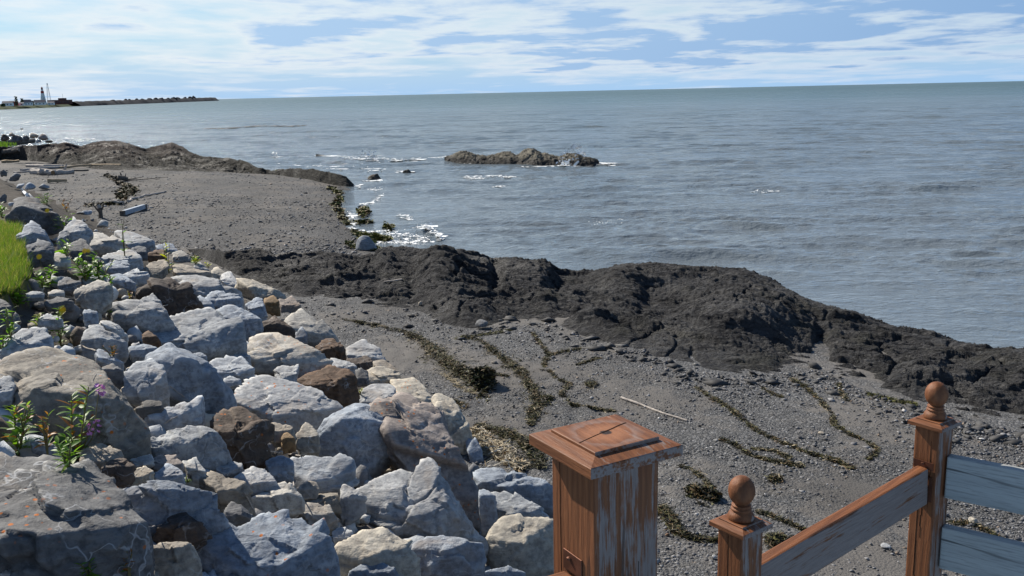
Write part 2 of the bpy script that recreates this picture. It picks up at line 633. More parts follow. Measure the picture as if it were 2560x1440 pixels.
def mat_water():
    m, g, b = new_mat('sea_water')
    P = g.node('ShaderNodeNewGeometry').outputs['Position']
    n0 = g.noise(P, 0.05, 4)
    c = g.mix(n0, (0.122, 0.134, 0.138), (0.095, 0.124, 0.146))
    far = g.vmath('DOT_PRODUCT', P, (0, 1, 0))
    fk = g.node('ShaderNodeMapRange', {0: far, 1: 40.0, 2: 500.0, 3: 0.0, 4: 1.0}).outputs[0]
    c = g.mix(fk, c, (0.045, 0.092, 0.100))   # clearer, greener water offshore; silt near the beach
    g.set(b, 'Base Color', c)
    b.inputs['IOR'].default_value = 1.33
    lfar = g.math('LOGARITHM', g.math('MAXIMUM', far, 10.0), 10.0)
    g.set(b, 'Roughness', g.ramp(g.math('MULTIPLY', lfar, 0.25), [(0.33, 0.05), (0.52, 0.11), (0.66, 0.17), (0.80, 0.36)]))   # ripples too small to see from afar
    b.inputs['Specular IOR Level'].default_value = 0.5
    w = g.vmath('ADD', P, g.vmath('MULTIPLY', g.noise(P, 0.4, 2, out='Color'), (0.6, 0.6, 0)))
    a = g.noise(g.mapping(w, rot=(0, 0, R(10)), scale=(0.75, 1.3, 1)), 1.15, 5, 0.62)
    bb = g.noise(g.mapping(w, rot=(0, 0, R(-14)), scale=(0.75, 1.2, 1)), 3.6, 4, 0.58)
    d = g.noise(g.mapping(P, rot=(0, 0, R(6)), scale=(0.5, 1.3, 1)), 0.16, 4, 0.6)
    f3 = g.noise(g.mapping(w, rot=(0, 0, R(22)), scale=(0.7, 1.15, 1)), 9.0, 3, 0.55)
    h = g.math('ADD', g.math('MULTIPLY', a, 0.15), g.math('MULTIPLY', bb, 0.095))
    h = g.math('ADD', h, g.math('MULTIPLY', f3, 0.016))
    h = g.math('ADD', h, g.math('MULTIPLY', d, 0.30))
    nb = g.bump(h, WATER_BUMP, 1.6)
    # the shallows in the lee of the ledge are calmer than the open water
    g.set(nb.node, 'Strength', g.ramp(g.math('MULTIPLY', lfar, 0.25), [(0.32, 0.38), (0.44, 0.70), (0.54, 1.0)]))
    g.set(b, 'Normal', nb)
    # crisp facets of the same water between the ruffled patches: these throw the glitter
    b2 = g.node('ShaderNodeBsdfPrincipled', {'Base Color': c, 'Roughness': g.ramp(g.math('MULTIPLY', lfar, 0.25), [(0.50, 0.05), (0.68, 0.45)]), 'IOR': 1.33, 'Specular IOR Level': 0.5, 'Normal': nb})
    gust = g.ramp(g.noise(g.mapping(P, scale=(0.02, 0.05, 1)), 1.0, 4, 0.6), [(0.40, 0.25), (0.62, 0.65)])
    ms = g.node('ShaderNodeMixShader', {0: gust})
    g.l.new(b.outputs[0], ms.inputs[1])
    g.l.new(b2.outputs[0], ms.inputs[2])
    out = [n for n in g.n if n.type == 'OUTPUT_MATERIAL'][0]
    g.l.new(ms.outputs[0], out.inputs[0])
    return m


def mat_wood(name, kind):
    """stained pine: brown film, weathered to grey in streaks along the grain (local Z for posts, local X for rails)"""
    m, g, b = new_mat(name)
    P = g.node('ShaderNodeTexCoord').outputs['Object']
    N = g.node('ShaderNodeNewGeometry').outputs['Normal']
    along = {'post': (24, 24, 1.7), 'rail': (1.5, 20, 20), 'plate': (16, 1.6, 16), 'turned': (9, 9, 5)}[kind]
    q = g.mapping(P, scale=along)
    gr = g.noise(q, 2.0, 6, 0.6, 0.6)
    fine = g.noise(q, 9.0, 5, 0.6)
    wav = g.node('ShaderNodeTexWave', {'Vector': g.mapping(P, rot=(R(4), R(3), R(40)), scale=tuple(k * 0.42 for k in along)), 'Scale': 2.2, 'Distortion': 5.0, 'Detail': 3.0, 'Detail Scale': 1.2}).outputs['Fac']
    brown = g.mix(g.math('ADD', g.math('MULTIPLY', gr, 0.7), g.math('MULTIPLY', wav, 0.35)), (0.085, 0.031, 0.012), (0.245, 0.092, 0.034))
    brown = g.mix(g.ramp(fine, [(0.35, 0.5), (0.55, 0.0)]), brown, (0.10, 0.030, 0.010))
    grey = g.mix(fine, (0.115, 0.092, 0.083), (0.285, 0.245, 0.225))
    # weather side: the faces towards the sea lose their stain
    ws = g.vmath('DOT_PRODUCT', N, {'post': (0.62, -0.78, 0.0), 'rail': (0.62, -0.78, 0.0), 'plate': (0.55, -0.75, 0.35), 'turned': (0.85, -0.25, 0.0)}[kind])
    amt = {'post': (0.30, 0.53), 'rail': (0.30, 0.70), 'plate': (0.05, 0.62), 'turned': (0.20, 0.62)}[kind]
    wk = g.node('ShaderNodeMapRange', {0: ws, 1: amt[0], 2: 1.0, 3: 0.0, 4: amt[1]}).outputs[0]
    mask = g.math('ADD', g.math('MULTIPLY', gr, 0.75), g.math('MULTIPLY', g.noise(P, 7.0, 6, 0.65), 0.5))
    mask = g.math('ADD', mask, g.math('MULTIPLY', g.math('SUBTRACT', fine, 0.5), 0.45))
    mk = g.ramp(g.math('ADD', mask, g.math('MULTIPLY', wk, 0.62)), [(0.90, 0.0), (1.04, 0.88)])
    c = g.mix(mk, brown, grey)
    c = g.mix(g.ramp(g.noise(g.mapping(P, scale=tuple(k * 0.5 for k in along)), 1.7, 3, 0.5, 0.3), [(0.33, 0.7), (0.36, 0.0)]), c, (0.035, 0.014, 0.007))
    g.set(b, 'Base Color', c)
    b.inputs['Roughness'].default_value = 0.62
    b.inputs['Specular IOR Level'].default_value = 0.3
    g.set(b, 'Normal', g.bump(g.math('ADD', fine, gr), 0.5, 0.004))
    return m, g, b, P, c


WATER_BUMP = 1.0
M = {}
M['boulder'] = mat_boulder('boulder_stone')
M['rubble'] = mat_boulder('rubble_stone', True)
M['slate'] = mat_slate()
M['beach'] = mat_beach()
M['water'] = mat_water()
M['pebble'] = mat_tone('pebble_stone', 0.75, 0.35, 0.3, 40.0)
M['weed'] = mat_tone('dry_seaweed', 0.7, 0.3, 0.4, 25.0)
M['foam'] = plain('sea_foam', (0.86, 0.88, 0.88), 0.6, 0.06, 3.0)
M['soil'] = plain('bank_soil', (0.075, 0.068, 0.06), 0.95, 0.4, 5.0, 0.03)
M['turf'] = plain('turf_soil', (0.085, 0.085, 0.03), 0.95, 0.35, 3.0, 0.02)
M['leaf'] = mat_leaf('weed_leaf', (0.06, 0.15, 0.018), (0.16, 0.27, 0.03))
M['leaf_olive'] = mat_leaf('willowherb_leaf', (0.09, 0.19, 0.03), (0.20, 0.28, 0.05), 0.45)
M['leaf_red'] = mat_leaf('red_leaf', (0.22, 0.07, 0.02), (0.36, 0.16, 0.03), 0.35)
M['leaf_yellow'] = mat_leaf('yellow_leaf', (0.30, 0.32, 0.03), (0.42, 0.40, 0.04), 0.4)
M['grass'] = mat_leaf('grass_blade', (0.055, 0.115, 0.012), (0.125, 0.19, 0.02), 0.4)
M['straw'] = mat_leaf('dry_grass_blade', (0.22, 0.20, 0.07), (0.38, 0.33, 0.16), 0.3)
M['stem'] = plain('plant_stem', (0.14, 0.12, 0.05), 0.7)
M['petal_yellow'] = plain('yellow_petal', (0.85, 0.50, 0.01), 0.6, 0.1)
M['petal_pink'] = plain('pink_petal', (0.62, 0.25, 0.55), 0.6, 0.15)
M['drift'] = plain('bleached_driftwood', (0.38, 0.34, 0.30), 0.85, 0.35, 12.0, 0.01)
M['drift_dark'] = plain('dark_driftwood', (0.11, 0.095, 0.08), 0.85, 0.4, 10.0, 0.01)
M['drift_tan'] = plain('tan_driftwood', (0.36, 0.27, 0.17), 0.85, 0.3, 12.0, 0.01)
M['drift_cut'] = plain('cut_log_end', (0.26, 0.15, 0.07), 0.85, 0.3, 20.0)
M['plank_blue'] = plain('painted_timber', (0.33, 0.38, 0.44), 0.7, 0.2, 10.0)
M['white'] = plain('white_paint', (0.80, 0.81, 0.80), 0.6, 0.05, 0.2)
M['red'] = plain('red_paint', (0.35, 0.03, 0.025), 0.6, 0.1, 0.3)
M['roof'] = plain('dark_roof', (0.10, 0.10, 0.12), 0.8, 0.2, 0.3)
M['brick'] = plain('brown_brick', (0.13, 0.06, 0.05), 0.9, 0.2, 0.3)
M['glass'] = plain('window_glass', (0.05, 0.06, 0.08), 0.15, 0.2, 0.5)
M['conifer'] = plain('conifer_needles', (0.035, 0.06, 0.025), 0.9, 0.4, 0.8)
M['bark'] = plain('tree_bark', (0.09, 0.07, 0.05), 0.9, 0.3, 1.0)
M['steel'] = plain('galvanised_steel', (0.42, 0.43, 0.45), 0.5, 0.1, 0.5)
M['metal'] = plain('rusted_bracket', (0.12, 0.05, 0.03), 0.5, 0.3, 20.0, 0.0, 0.6)
M['headland'] = plain('headland_grass', (0.05, 0.062, 0.03), 0.95, 0.35, 0.05)
M['dark_stone'] = plain('breakwater_stone', (0.045, 0.046, 0.05), 0.9, 0.4, 0.25)

# ------------------------------------------------------------------ the lie of the land
SHORE_PX = [(-500, 372), (60, 372), (130, 372), (300, 372), (430, 380), (560, 405), (690, 433), (800, 440), (870, 455), (862, 478), (850, 500), (845, 525), (868, 560), (890, 592),
            (915, 622), (1050, 645), (1200, 662), (1390, 705), (1500, 700), (1620, 685), (1850, 700), (2000, 762), (2250, 845), (2560, 898), (3000, 975), (3500, 1075)]
SHORE = [tuple(p[:2]) for p in at_z([p[0] for p in SHORE_PX], [p[1] for p in SHORE_PX], 0.0)]
SHORE += [(30, 10.0), (60, 8.0), (400, 0.0)]
LAND = SHORE + [(400, -200), (-500, -200), (-500, SHORE[0][1])]
TOE_PX = [(-60, 436, 1.0), (0, 446, 1.0), (100, 474, 1.05), (250, 528, 1.1), (385, 592, 1.1), (450, 613, 1.1), (520, 665, 1.1), (620, 705, 1.1), (770, 775, 1.1), (870, 850, 1.1), (955, 890, 1.1), (1085, 985, 1.1),
          (1175, 1095, 1.1), (1215, 1160, 1.05), (1360, 1225, 1.0)]
TOE = [tuple(p[:2]) for p in (at_z(np.array([q[0]]), np.array([q[1]]), q[2])[0] for q in TOE_PX)]
TOE = [(-150, 170), (-75, 95)] + TOE + [(1.15, 10.0), (1.6, 8.5), (2.2, 6.2), (3.2, 4.6), (8, 3.8), (30, 2.5), (200, 0)]
BANKP = TOE + [(200, -150), (-400, -150), (-400, 170)]


def h_beach(X, Y):
    d = seg_dist(X, Y, SHORE)
    ins = inside(X, Y, LAND)
    up = 1.15 * (1 - np.exp(-d * 0.085))
    h = np.where(ins, up, -np.minimum(d * 0.13, 2.5))
    n = perlin(p3(X * 0.22, Y * 0.22, 3.0)) * 0.10 + perlin(p3(X * 0.9, Y * 0.9, 5.0)) * 0.03
    return h + n * np.clip(d / 3, 0, 1)


def d_bank(X, Y):
    d = seg_dist(X, Y, TOE)
    return np.where(inside(X, Y, BANKP), d, -d)


def h_land(X, Y):
    h = h_beach(X, Y)
    d = d_bank(X, Y)
    cap = np.interp(Y, [0, 20, 45, 80, 120], [4.1, 3.9, 2.4, 1.6, 1.2]) - 1.05
    up = 0.52 * np.maximum(d, 0)
    up = cap * (1 - np.exp(-(up / cap) ** 1.0 * 1.25)) if False else np.minimum(up, cap)
    return h + up


def ray_land(px, py, hf=h_land, lift=0.0, tmin=2.0, tmax=260.0, n=260):
    """first hit of the ray through each pixel with the land surface"""
    px = np.atleast_1d(np.asarray(px, float))
    py = np.atleast_1d(np.asarray(py, float))
    d = px_dir(px, py)
    d = d / np.linalg.norm(d[:, :2], axis=1)[:, None]
    ts = np.geomspace(tmin, tmax, n)
    P = CAM + d[:, None, :] * ts[None, :, None]
    g = P[..., 2] - hf(P[..., 0], P[..., 1]) - lift
    below = g < 0
    k = np.where(below.any(1), below.argmax(1), n - 1)
    k = np.maximum(k, 1)
    i = np.arange(len(px))
    g0, g1 = g[i, k - 1], g[i, k]
    f = np.clip(g0 / (g0 - g1 + 1e-12), 0, 1)
    t = ts[k - 1] + f * (ts[k] - ts[k - 1])
    return CAM + d * t[:, None]


LAWN_PX = [(-250, 556), (0, 552), (30, 558), (58, 575), (68, 600), (60, 640), (72, 672), (80, 700), (60, 728), (20, 752), (-60, 800), (-300, 960), (-1400, 1300), (-1400, 556)]
LAWN = [tuple(p[:2]) for p in at_z([p[0] for p in LAWN_PX], [p[1] for p in LAWN_PX], 3.75)]


def build_land():
    na, nr = 430, 440
    az = np.linspace(R(-72), R(66), na)
    rr = np.geomspace(2.2, 190, nr)
    A, RR = np.meshgrid(az, rr, indexing='ij')
    X, Y = RR * np.sin(A), RR * np.cos(A)
    h = h_land(X, Y)
    d = d_bank(X, Y)
    lawn = inside(X, Y, LAWN)
    dl = seg_dist(X, Y, LAWN + LAWN[:1])
    h = h + perlin(p3(X * 1.3, Y * 1.3, 1.0)) * np.where(d > 0.3, np.where(lawn, 0.03, 0.16), 0.02)
    h = h - np.where((d > 0.0) & ~lawn, np.minimum(d, 0.5) * 0.5, 0)
    # footprints and hollows in the strip of bare sand by the stones
    tread = ((-d) > 0) & ((-d) < 3.0) & (Y > 11)
    h = h + np.where(tread, perlin(p3(X * 4.5, Y * 4.5, 2.0)) * 0.05, 0)
    V = np.stack([X, Y, h], -1).reshape(-1, 3)
    Fc = grid_faces(na, nr)
    fl = lawn.reshape(-1)[Fc].sum(1) >= 2
    fb = (d.reshape(-1)[Fc].mean(1) > 0.25) & ~fl
    ins = inside(X, Y, LAND)
    ds = seg_dist(X, Y, SHORE)
    wet = np.clip(1 - np.where(ins, ds, 0) / 1.6, 0, 1)
    big = fbm(p3(X * 0.12, Y * 0.12, 8.0), 4)
    bands = fbm(p3(ds * 0.5 + big * 1.5, X * 0.05, 4.0), 3)
    damp = np.clip(fbm(p3(X * 0.35, Y * 0.35, 12.0), 3) * 2.5 - 0.1, 0, 1)
    base = np.array([0.112, 0.112, 0.113])[None, None] * (1 + 0.30 * big[..., None] + 0.35 * bands[..., None] - 0.22 * damp[..., None])
    base = base * (1 - 0.45 * wet[..., None])
    base = np.where((Y > 30)[..., None], base * np.array([0.84, 0.82, 0.80]), base)
    colr = base.reshape(-1, 3)
    for name, msk, mat, label in (('beach', ~fl & ~fb, M['beach'], 'grey gravel beach with dark wrack lines'), ('bank', fb, M['soil'], 'dark soil bank under the rough boulders'), ('lawn', fl, M['turf'], 'bright green lawn on top of the bank')):
        f = Fc[msk]
        us, inv = np.unique(f, return_inverse=True)
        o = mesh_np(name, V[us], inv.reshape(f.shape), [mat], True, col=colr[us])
        tag(o, label, None, None, 'structure')


build_land()


# ------------------------------------------------------------------ bedrock ledges
def ledge(name, label, x0, x1, base, crest, zc, nu, nv, back, tone, bumps=(), amp=1.0, warm=None, seed=0, wobble=1.0):
    """a spine of foliated rock: base line and crest line are given where they are seen, and the flank between and the seaward side behind are built from them"""
    cx = np.linspace(x0, x1, nu)
    wob = perlin(p3(cx * 0.009, cx * 0 + seed, 1.0)) * 8 * wobble
    k = np.clip((np.interp(cx, [p[0] for p in base], [p[1] for p in base]) - np.interp(cx, [p[0] for p in crest], [p[1] for p in crest])) / 60, 0.1, 1)
    by = lin(base, cx) + wob * k
    cyp = lin(crest, cx)
    B = ray_land(cx, by, h_beach)
    sm = np.ones(31) / 31

    def smooth(q):
        return np.convolve(np.concatenate([np.full(15, q[0]), q, np.full(15, q[-1])]), sm, 'valid')
    ycv = smooth(lin(zc, cx))
    Cc = at_y(cx, cyp, ycv)
    B = np.stack([smooth(B[:, 0]), smooth(B[:, 1]), smooth(B[:, 2])], -1)
    # the crest stands behind the base
    db, dc = np.linalg.norm(B[:, :2], axis=1), np.linalg.norm(Cc[:, :2], axis=1)
    low = dc < db + 0.4
    dn = px_dir(cx, cyp)
    dn = dn / np.linalg.norm(dn[:, :2], axis=1)[:, None]
    Cc = np.where(low[:, None], CAM + dn * (db + 0.4)[:, None], Cc)
    hd = dn[:, :2]
    v1 = np.linspace(0, 1, nv)
    prof = 0.85 * v1 ** 0.72 + 0.15 * v1 ** 2
    nb = nv // 3
    G = np.zeros((nu, nv + nb, 3))
    G[:, :nv, 0] = B[:, None, 0] + (Cc - B)[:, None, 0] * v1[None]
    G[:, :nv, 1] = B[:, None, 1] + (Cc - B)[:, None, 1] * v1[None]
    zb = B[:, 2] - 0.10
    G[:, :nv, 2] = zb[:, None] + (Cc[:, 2] - zb)[:, None] * prof[None]
    w = np.linspace(0, 1, nb + 1)[1:]
    G[:, nv:, 0] = Cc[:, None, 0] + hd[:, None, 0] * back * w
    G[:, nv:, 1] = Cc[:, None, 1] + hd[:, None, 1] * back * w
    G[:, nv:, 2] = Cc[:, 2][:, None] + (-0.9 - Cc[:, 2])[:, None] * (w ** 1.5)[None]
    X, Y, Z = G[..., 0], G[..., 1], G[..., 2]
    v = np.concatenate([v1, 1 + w])
    edge = (0.12 + 0.88 * np.clip(v[None] / 0.22, 0, 1) ** 1.1) * np.clip(v[None] / 0.02, 0, 1) * (1 - 0.45 * np.exp(-((v[None] - 1) / 0.06) ** 2))
    ca, sa = math.cos(R(-28)), math.sin(R(-28))
    U, Vv = X * ca + Y * sa, -X * sa + Y * ca
    wx = fbm(p3(X * 0.3, Y * 0.3, seed + 4.0), 3) * 0.9
    big = fbm(p3(U * 0.28, Vv * 0.42 + wx, seed + 1.0), 3) * 0.30

    def slabs(lam, amp_, k, fu):
        """dipping beds: each rises gently towards the sea and breaks off sharply on the near side"""
        s_ = Vv / lam + wx * 0.9 + fbm(p3(U * fu, Vv * fu * 2, seed + k), 3) * 1.5
        i_ = np.floor(s_)
        f_ = s_ - i_
        h_ = 0.5 + perlin(np.stack([U * 0.5, i_ * 3.7, i_ * 0 + k], -1)) * 0.9
        return amp_ * np.clip(h_, 0.05, 1.2) * (np.clip((1 - f_) / 0.88, 0, 1) - np.clip((0.12 - f_) / 0.12, 0, 1) * 1.0)
    beds = slabs(1.30, 0.34, 3.0, 0.35) + slabs(0.50, 0.19, 7.0, 0.8) + slabs(0.21, 0.085, 11.0, 1.7)
    joint = np.abs(perlin(p3(U * 0.55 + wx, Vv * 0.16, seed + 13.0)))
    joints = -0.22 * np.exp(-(joint / 0.02) ** 2) * np.clip(perlin(p3(U * 0.3, Vv * 0.3, seed + 15.0)) * 3 + 0.5, 0, 1)
    fin = fbm(p3(X * 4, Y * 4, Z * 4), 4, 0.65) * 0.17 + fbm(p3(U * 2.2 + wx, Vv * 12 + wx * 6, seed + 21.0), 3, 0.65, ridge=True) * 0.085
    beds = beds - beds.mean() - 0.06
    dz = (big + beds + joints + fin) * amp
    pxs = cx[:, None] + 0 * v[None]
    pys = np.where(v[None] <= 1, by[:, None] + (cyp - by)[:, None] * v[None], -1e4)
    tonef = np.ones(X.shape)
    for (bx, byy, rx, ry, a) in bumps:
        e = np.exp(-(((pxs - bx) / rx) ** 2 + ((pys - byy) / ry) ** 2) ** 1.5)
        dz = dz + a * e
    ends = np.clip((cx - x0) / (0.04 * (x1 - x0)), 0, 1) * np.clip((x1 - cx) / (0.04 * (x1 - x0)), 0, 1)
    G[..., 2] += dz * edge * (0.25 + 0.75 * ends[:, None])
    col = np.array(tone)[None, None] * (1 + 0.5 * fbm(p3(U * 0.35, Vv * 0.5, seed + 6.0), 3)[..., None])
    if warm is not None:
        kk = np.clip((G[..., 2] - warm[0]) / warm[1] + 0.6 * fbm(p3(X * 0.15, Y * 0.15, 2.0), 3), 0, 1)[..., None]
        col = col * (1 - kk) + np.array(warm[2]) * kk
    o = mesh_np(name, G.reshape(-1, 3), grid_faces(nu, nv + nb), [M['slate']], False, col=col.reshape(-1, 3))
    tag(o, label, None, None, 'structure')
    return o


NEAR_BASE = [(470, 632), (500, 640), (560, 672), (640, 712), (720, 740), (830, 768), (940, 772), (1040, 776), (1090, 806), (1130, 826), (1190, 826), (1240, 818), (1290, 800), (1400, 822), (1460, 850), (1500, 858), (1540, 872), (1600, 868), (1620, 895),
             (1700, 925), (1800, 940), (1900, 946), (2000, 930), (2060, 934), (2150, 975), (2300, 1035), (2450, 1066), (2560, 1085), (2750, 1130), (3500, 1300)]
NEAR_CREST = [(470, 622), (505, 622), (560, 628), (600, 627), (645, 622), (690, 636), (760, 640), (830, 634), (900, 640), (935, 632), (958, 618), (1000, 614), (1050, 618), (1100, 621), (1150, 627), (1200, 645), (1235, 660), (1250, 655),
              (1300, 656), (1350, 655), (1375, 668), (1395, 692), (1440, 692), (1490, 685), (1540, 668), (1590, 658), (1640, 656), (1750, 661), (1860, 672), (1920, 694), (1990, 738), (2070, 766), (2150, 788), (2250, 826), (2330, 842), (2400, 856), (2480, 868), (2560, 878), (2750, 910), (3500, 1040)]
NEAR_Y = [(470, 31), (700, 31), (960, 29.5), (1100, 28.5), (1300, 27.5), (1500, 27), (1700, 26), (1900, 25), (2100, 22.8), (2300, 20.8), (2560, 18.6), (2750, 17.5), (3500, 14.5)]
ledge('rock_ledge', 'dark foliated rock ledge between the pebble cove and the water', 470, 3500, NEAR_BASE, NEAR_CREST, NEAR_Y, 1150, 200, 3.0, (0.066, 0.068, 0.073),
      bumps=[(1650, 752, 95, 42, -0.42), (1560, 735, 50, 36, 0.30), (1470, 826, 60, 26, 0.45), (1556, 850, 44, 18, 0.30), (1180, 800, 60, 28, 0.30), (1241, 690, 16, 45, -0.30), (2052, 880, 20, 55, -0.34), (1030, 690, 14, 50, -0.15),
             (1100, 680, 60, 45, 0.35), (1330, 690, 60, 25, 0.25), (1900, 800, 120, 50, 0.30), (880, 705, 70, 18, 0.18), (960, 650, 26, 20, 0.2), (2300, 960, 90, 35, 0.25), (1430, 760, 80, 30, 0.3), (880, 670, 26, 12, -0.3)], amp=0.62, seed=1)
FAR_BASE = [(-140, 415), (0, 398), (60, 400), (130, 408), (250, 424), (400, 428), (560, 431), (690, 437), (760, 447), (830, 462), (885, 470)]
FAR_CREST = [(-140, 372), (0, 368), (60, 365), (130, 360), (165, 357), (200, 366), (235, 355), (262, 352), (300, 354), (330, 363), (365, 371), (400, 364), (428, 356), (455, 368), (480, 382), (500, 391), (555, 396), (600, 402), (640, 418), (680, 430), (700, 426), (735, 424), (790, 427), (840, 434), (865, 442), (885, 462)]
FAR_Y = [(-140, 84), (150, 86), (430, 88), (560, 80), (640, 74), (700, 70), (800, 66), (885, 62)]
ledge('far_rock_ledge', 'low brownish rock ledge at the far end of the beach', -140, 885, FAR_BASE, FAR_CREST, FAR_Y, 560, 130, 7.0, (0.048, 0.046, 0.038), amp=0.75, warm=(1.2, 0.9, (0.080, 0.058, 0.050)), seed=20, wobble=0.0)


# ------------------------------------------------------------------ the sea
_wr = np.random.default_rng(21)
WAVES = []
for lam in np.geomspace(0.45, 6.5, 46):
    a = R(-90 + _wr.normal(0, 27) - 8)
    slope = 0.052 if lam < 1.6 else 0.052 * (1.6 / lam) ** 0.45
    WAVES.append((2 * math.pi / lam * math.cos(a), 2 * math.pi / lam * math.sin(a), slope * lam / (2 * math.pi), _wr.uniform(0, 6.28), lam))
SWELLS = [((1385, 622), (1640, 668), 0.16, 1.0), ((1640, 668), (2060, 690), 0.09, 0.8), ((1000, 572), (1105, 600), 0.15, 0.6), ((1850, 520), (2560, 500), 0.05, 1.4), ((1780, 478), (2000, 470), 0.10, 1.2),
          ((1500, 580), (1760, 575), 0.06, 0.9), ((1950, 760), (2300, 745), 0.05, 0.8), ((640, 395), (960, 405), 0.14, 1.6)]


def wave_h(X, Y, res):
    h = np.zeros_like(X)
    g1 = 0.65 + 0.9 * perlin(p3(X * 0.06, Y * 0.11, 1.0))
    wx = perlin(p3(X * 0.15, Y * 0.15, 6.0)) * 1.2
    for kx, ky, a, ph, lam in WAVES:
        h = h + a * np.clip((lam - 2.2 * res) / (1.5 * res + 1e-6), 0, 1) * np.sin(kx * X + ky * Y + ph + wx * 1.6)
    h = h * np.clip(g1, 0.25, 1.6)
    for (p0, p1, a, w) in SWELLS:
        q = at_z([p0[0], p1[0]], [p0[1], p1[1]], 0)[:, :2]
        (x0, y0), (x1, y1) = q
        dx, dy = x1 - x0, y1 - y0
        L = math.hypot(dx, dy)
        t = ((X - x0) * dx + (Y - y0) * dy) / (L * L)
        dn = ((X - x0) * -dy + (Y - y0) * dx) / L + 0.5 * perlin(p3(X * 0.5, Y * 0.5, 9.0)) - 0.12 * L * np.sin(np.pi * np.clip(t, 0, 1))
        e = np.clip(t / 0.25, 0, 1) * np.clip((1 - t) / 0.25, 0, 1)
        h = h + a * e * np.exp(-(dn / w) ** 2 * np.where(dn < 0, 2.2, 0.7))
    return h


def build_water():
    na, nr = 600, 780
    A0, A1 = R(-34), R(33)
    az = np.linspace(A0, A1, na)
    rr = np.geomspace(14, 420, nr)
    A, RR = np.meshgrid(az, rr, indexing='ij')
    X, Y = RR * np.sin(A), RR * np.cos(A)
    res = RR * 0.0036
    fade = np.clip((410 - RR) / 150, 0, 1)
    ds = seg_dist(X, Y, SHORE)
    calm = np.clip(0.25 + ds / 6, 0, 1)
    Z = wave_h(X, Y, res) * fade * calm
    # keep the outer rim level with the open sea
    Z = Z * np.clip((rr[-1] - RR) / 50, 0, 1)
    V = np.stack([X, Y, Z], -1).reshape(-1, 3)
    Fs = [grid_faces(na, nr)]
    # open sea to the horizon, and the flanks outside the camera's sector
    far = []
    azf = np.linspace(A0, A1, na)
    rf = np.geomspace(420, 45000, 30)
    AF, RF = np.meshgrid(azf, rf, indexing='ij')
    VF = np.stack([RF * np.sin(AF), RF * np.cos(AF), np.zeros_like(AF)], -1).reshape(-1, 3)
    Fs.append(grid_faces(na, 30) + len(V))
    VV = np.concatenate([V, VF])
    for a0, a1 in ((A1, R(118)), (R(-112), A0)):
        aa = np.linspace(a0, a1, 12)
        r2 = np.geomspace(14, 45000, 14)
        A2, R2 = np.meshgrid(aa, r2, indexing='ij')
        V2 = np.stack([R2 * np.sin(A2), R2 * np.cos(A2), np.zeros_like(A2) - 0.02], -1).reshape(-1, 3)
        Fs.append(grid_faces(12, 14) + len(VV))
        VV = np.concatenate([VV, V2])
    o = mesh_np('sea_water', VV, Fs, [M['water']], True)
    tag(o, 'rippled grey blue sea water reaching to the horizon', None, None, 'structure')


build_water()

# ------------------------------------------------------------------ boulders
TONE = {'lg': (0.44, 0.445, 0.445), 'bg': (0.33, 0.355, 0.385), 'dg': (0.155, 0.155, 0.158), 'tn': (0.37, 0.325, 0.265), 'br': (0.135, 0.082, 0.050), 'bd': (0.095, 0.073, 0.06),
        'wh': (0.56, 0.565, 0.56), 'pk': (0.32, 0.275, 0.245), 'cr': (0.50, 0.455, 0.375), 'oc': (0.26, 0.17, 0.085)}
_ico = {}


def ico(sub):
    if sub not in _ico:
        bm = bmesh.new()
        bmesh.ops.create_icosphere(bm, subdivisions=sub, radius=1.0)
        bm.verts.index_update()
        _ico[sub] = (np.array([v.co[:] for v in bm.verts]), np.array([[v.index for v in f.verts] for f in bm.faces]))
        bm.free()
    return _ico[sub]


def hull_planes(pts):
    bm = bmesh.new()
    for p in pts:
        bm.verts.new(p)
    bmesh.ops.convex_hull(bm, input=bm.verts)
    bm.normal_update()
    N, D = [], []
    for f in bm.faces:
        n = np.array(f.normal)
        if np.linalg.norm(n) < 0.5:
            continue
        N.append(n)
        D.append(n @ np.array(f.verts[0].co))
    bm.free()
    N, D = np.array(N), np.array(D)
    c = np.asarray(pts).mean(0)
    s = np.sign(D - N @ c)
    s[s == 0] = 1
    return N * s[:, None], D * s


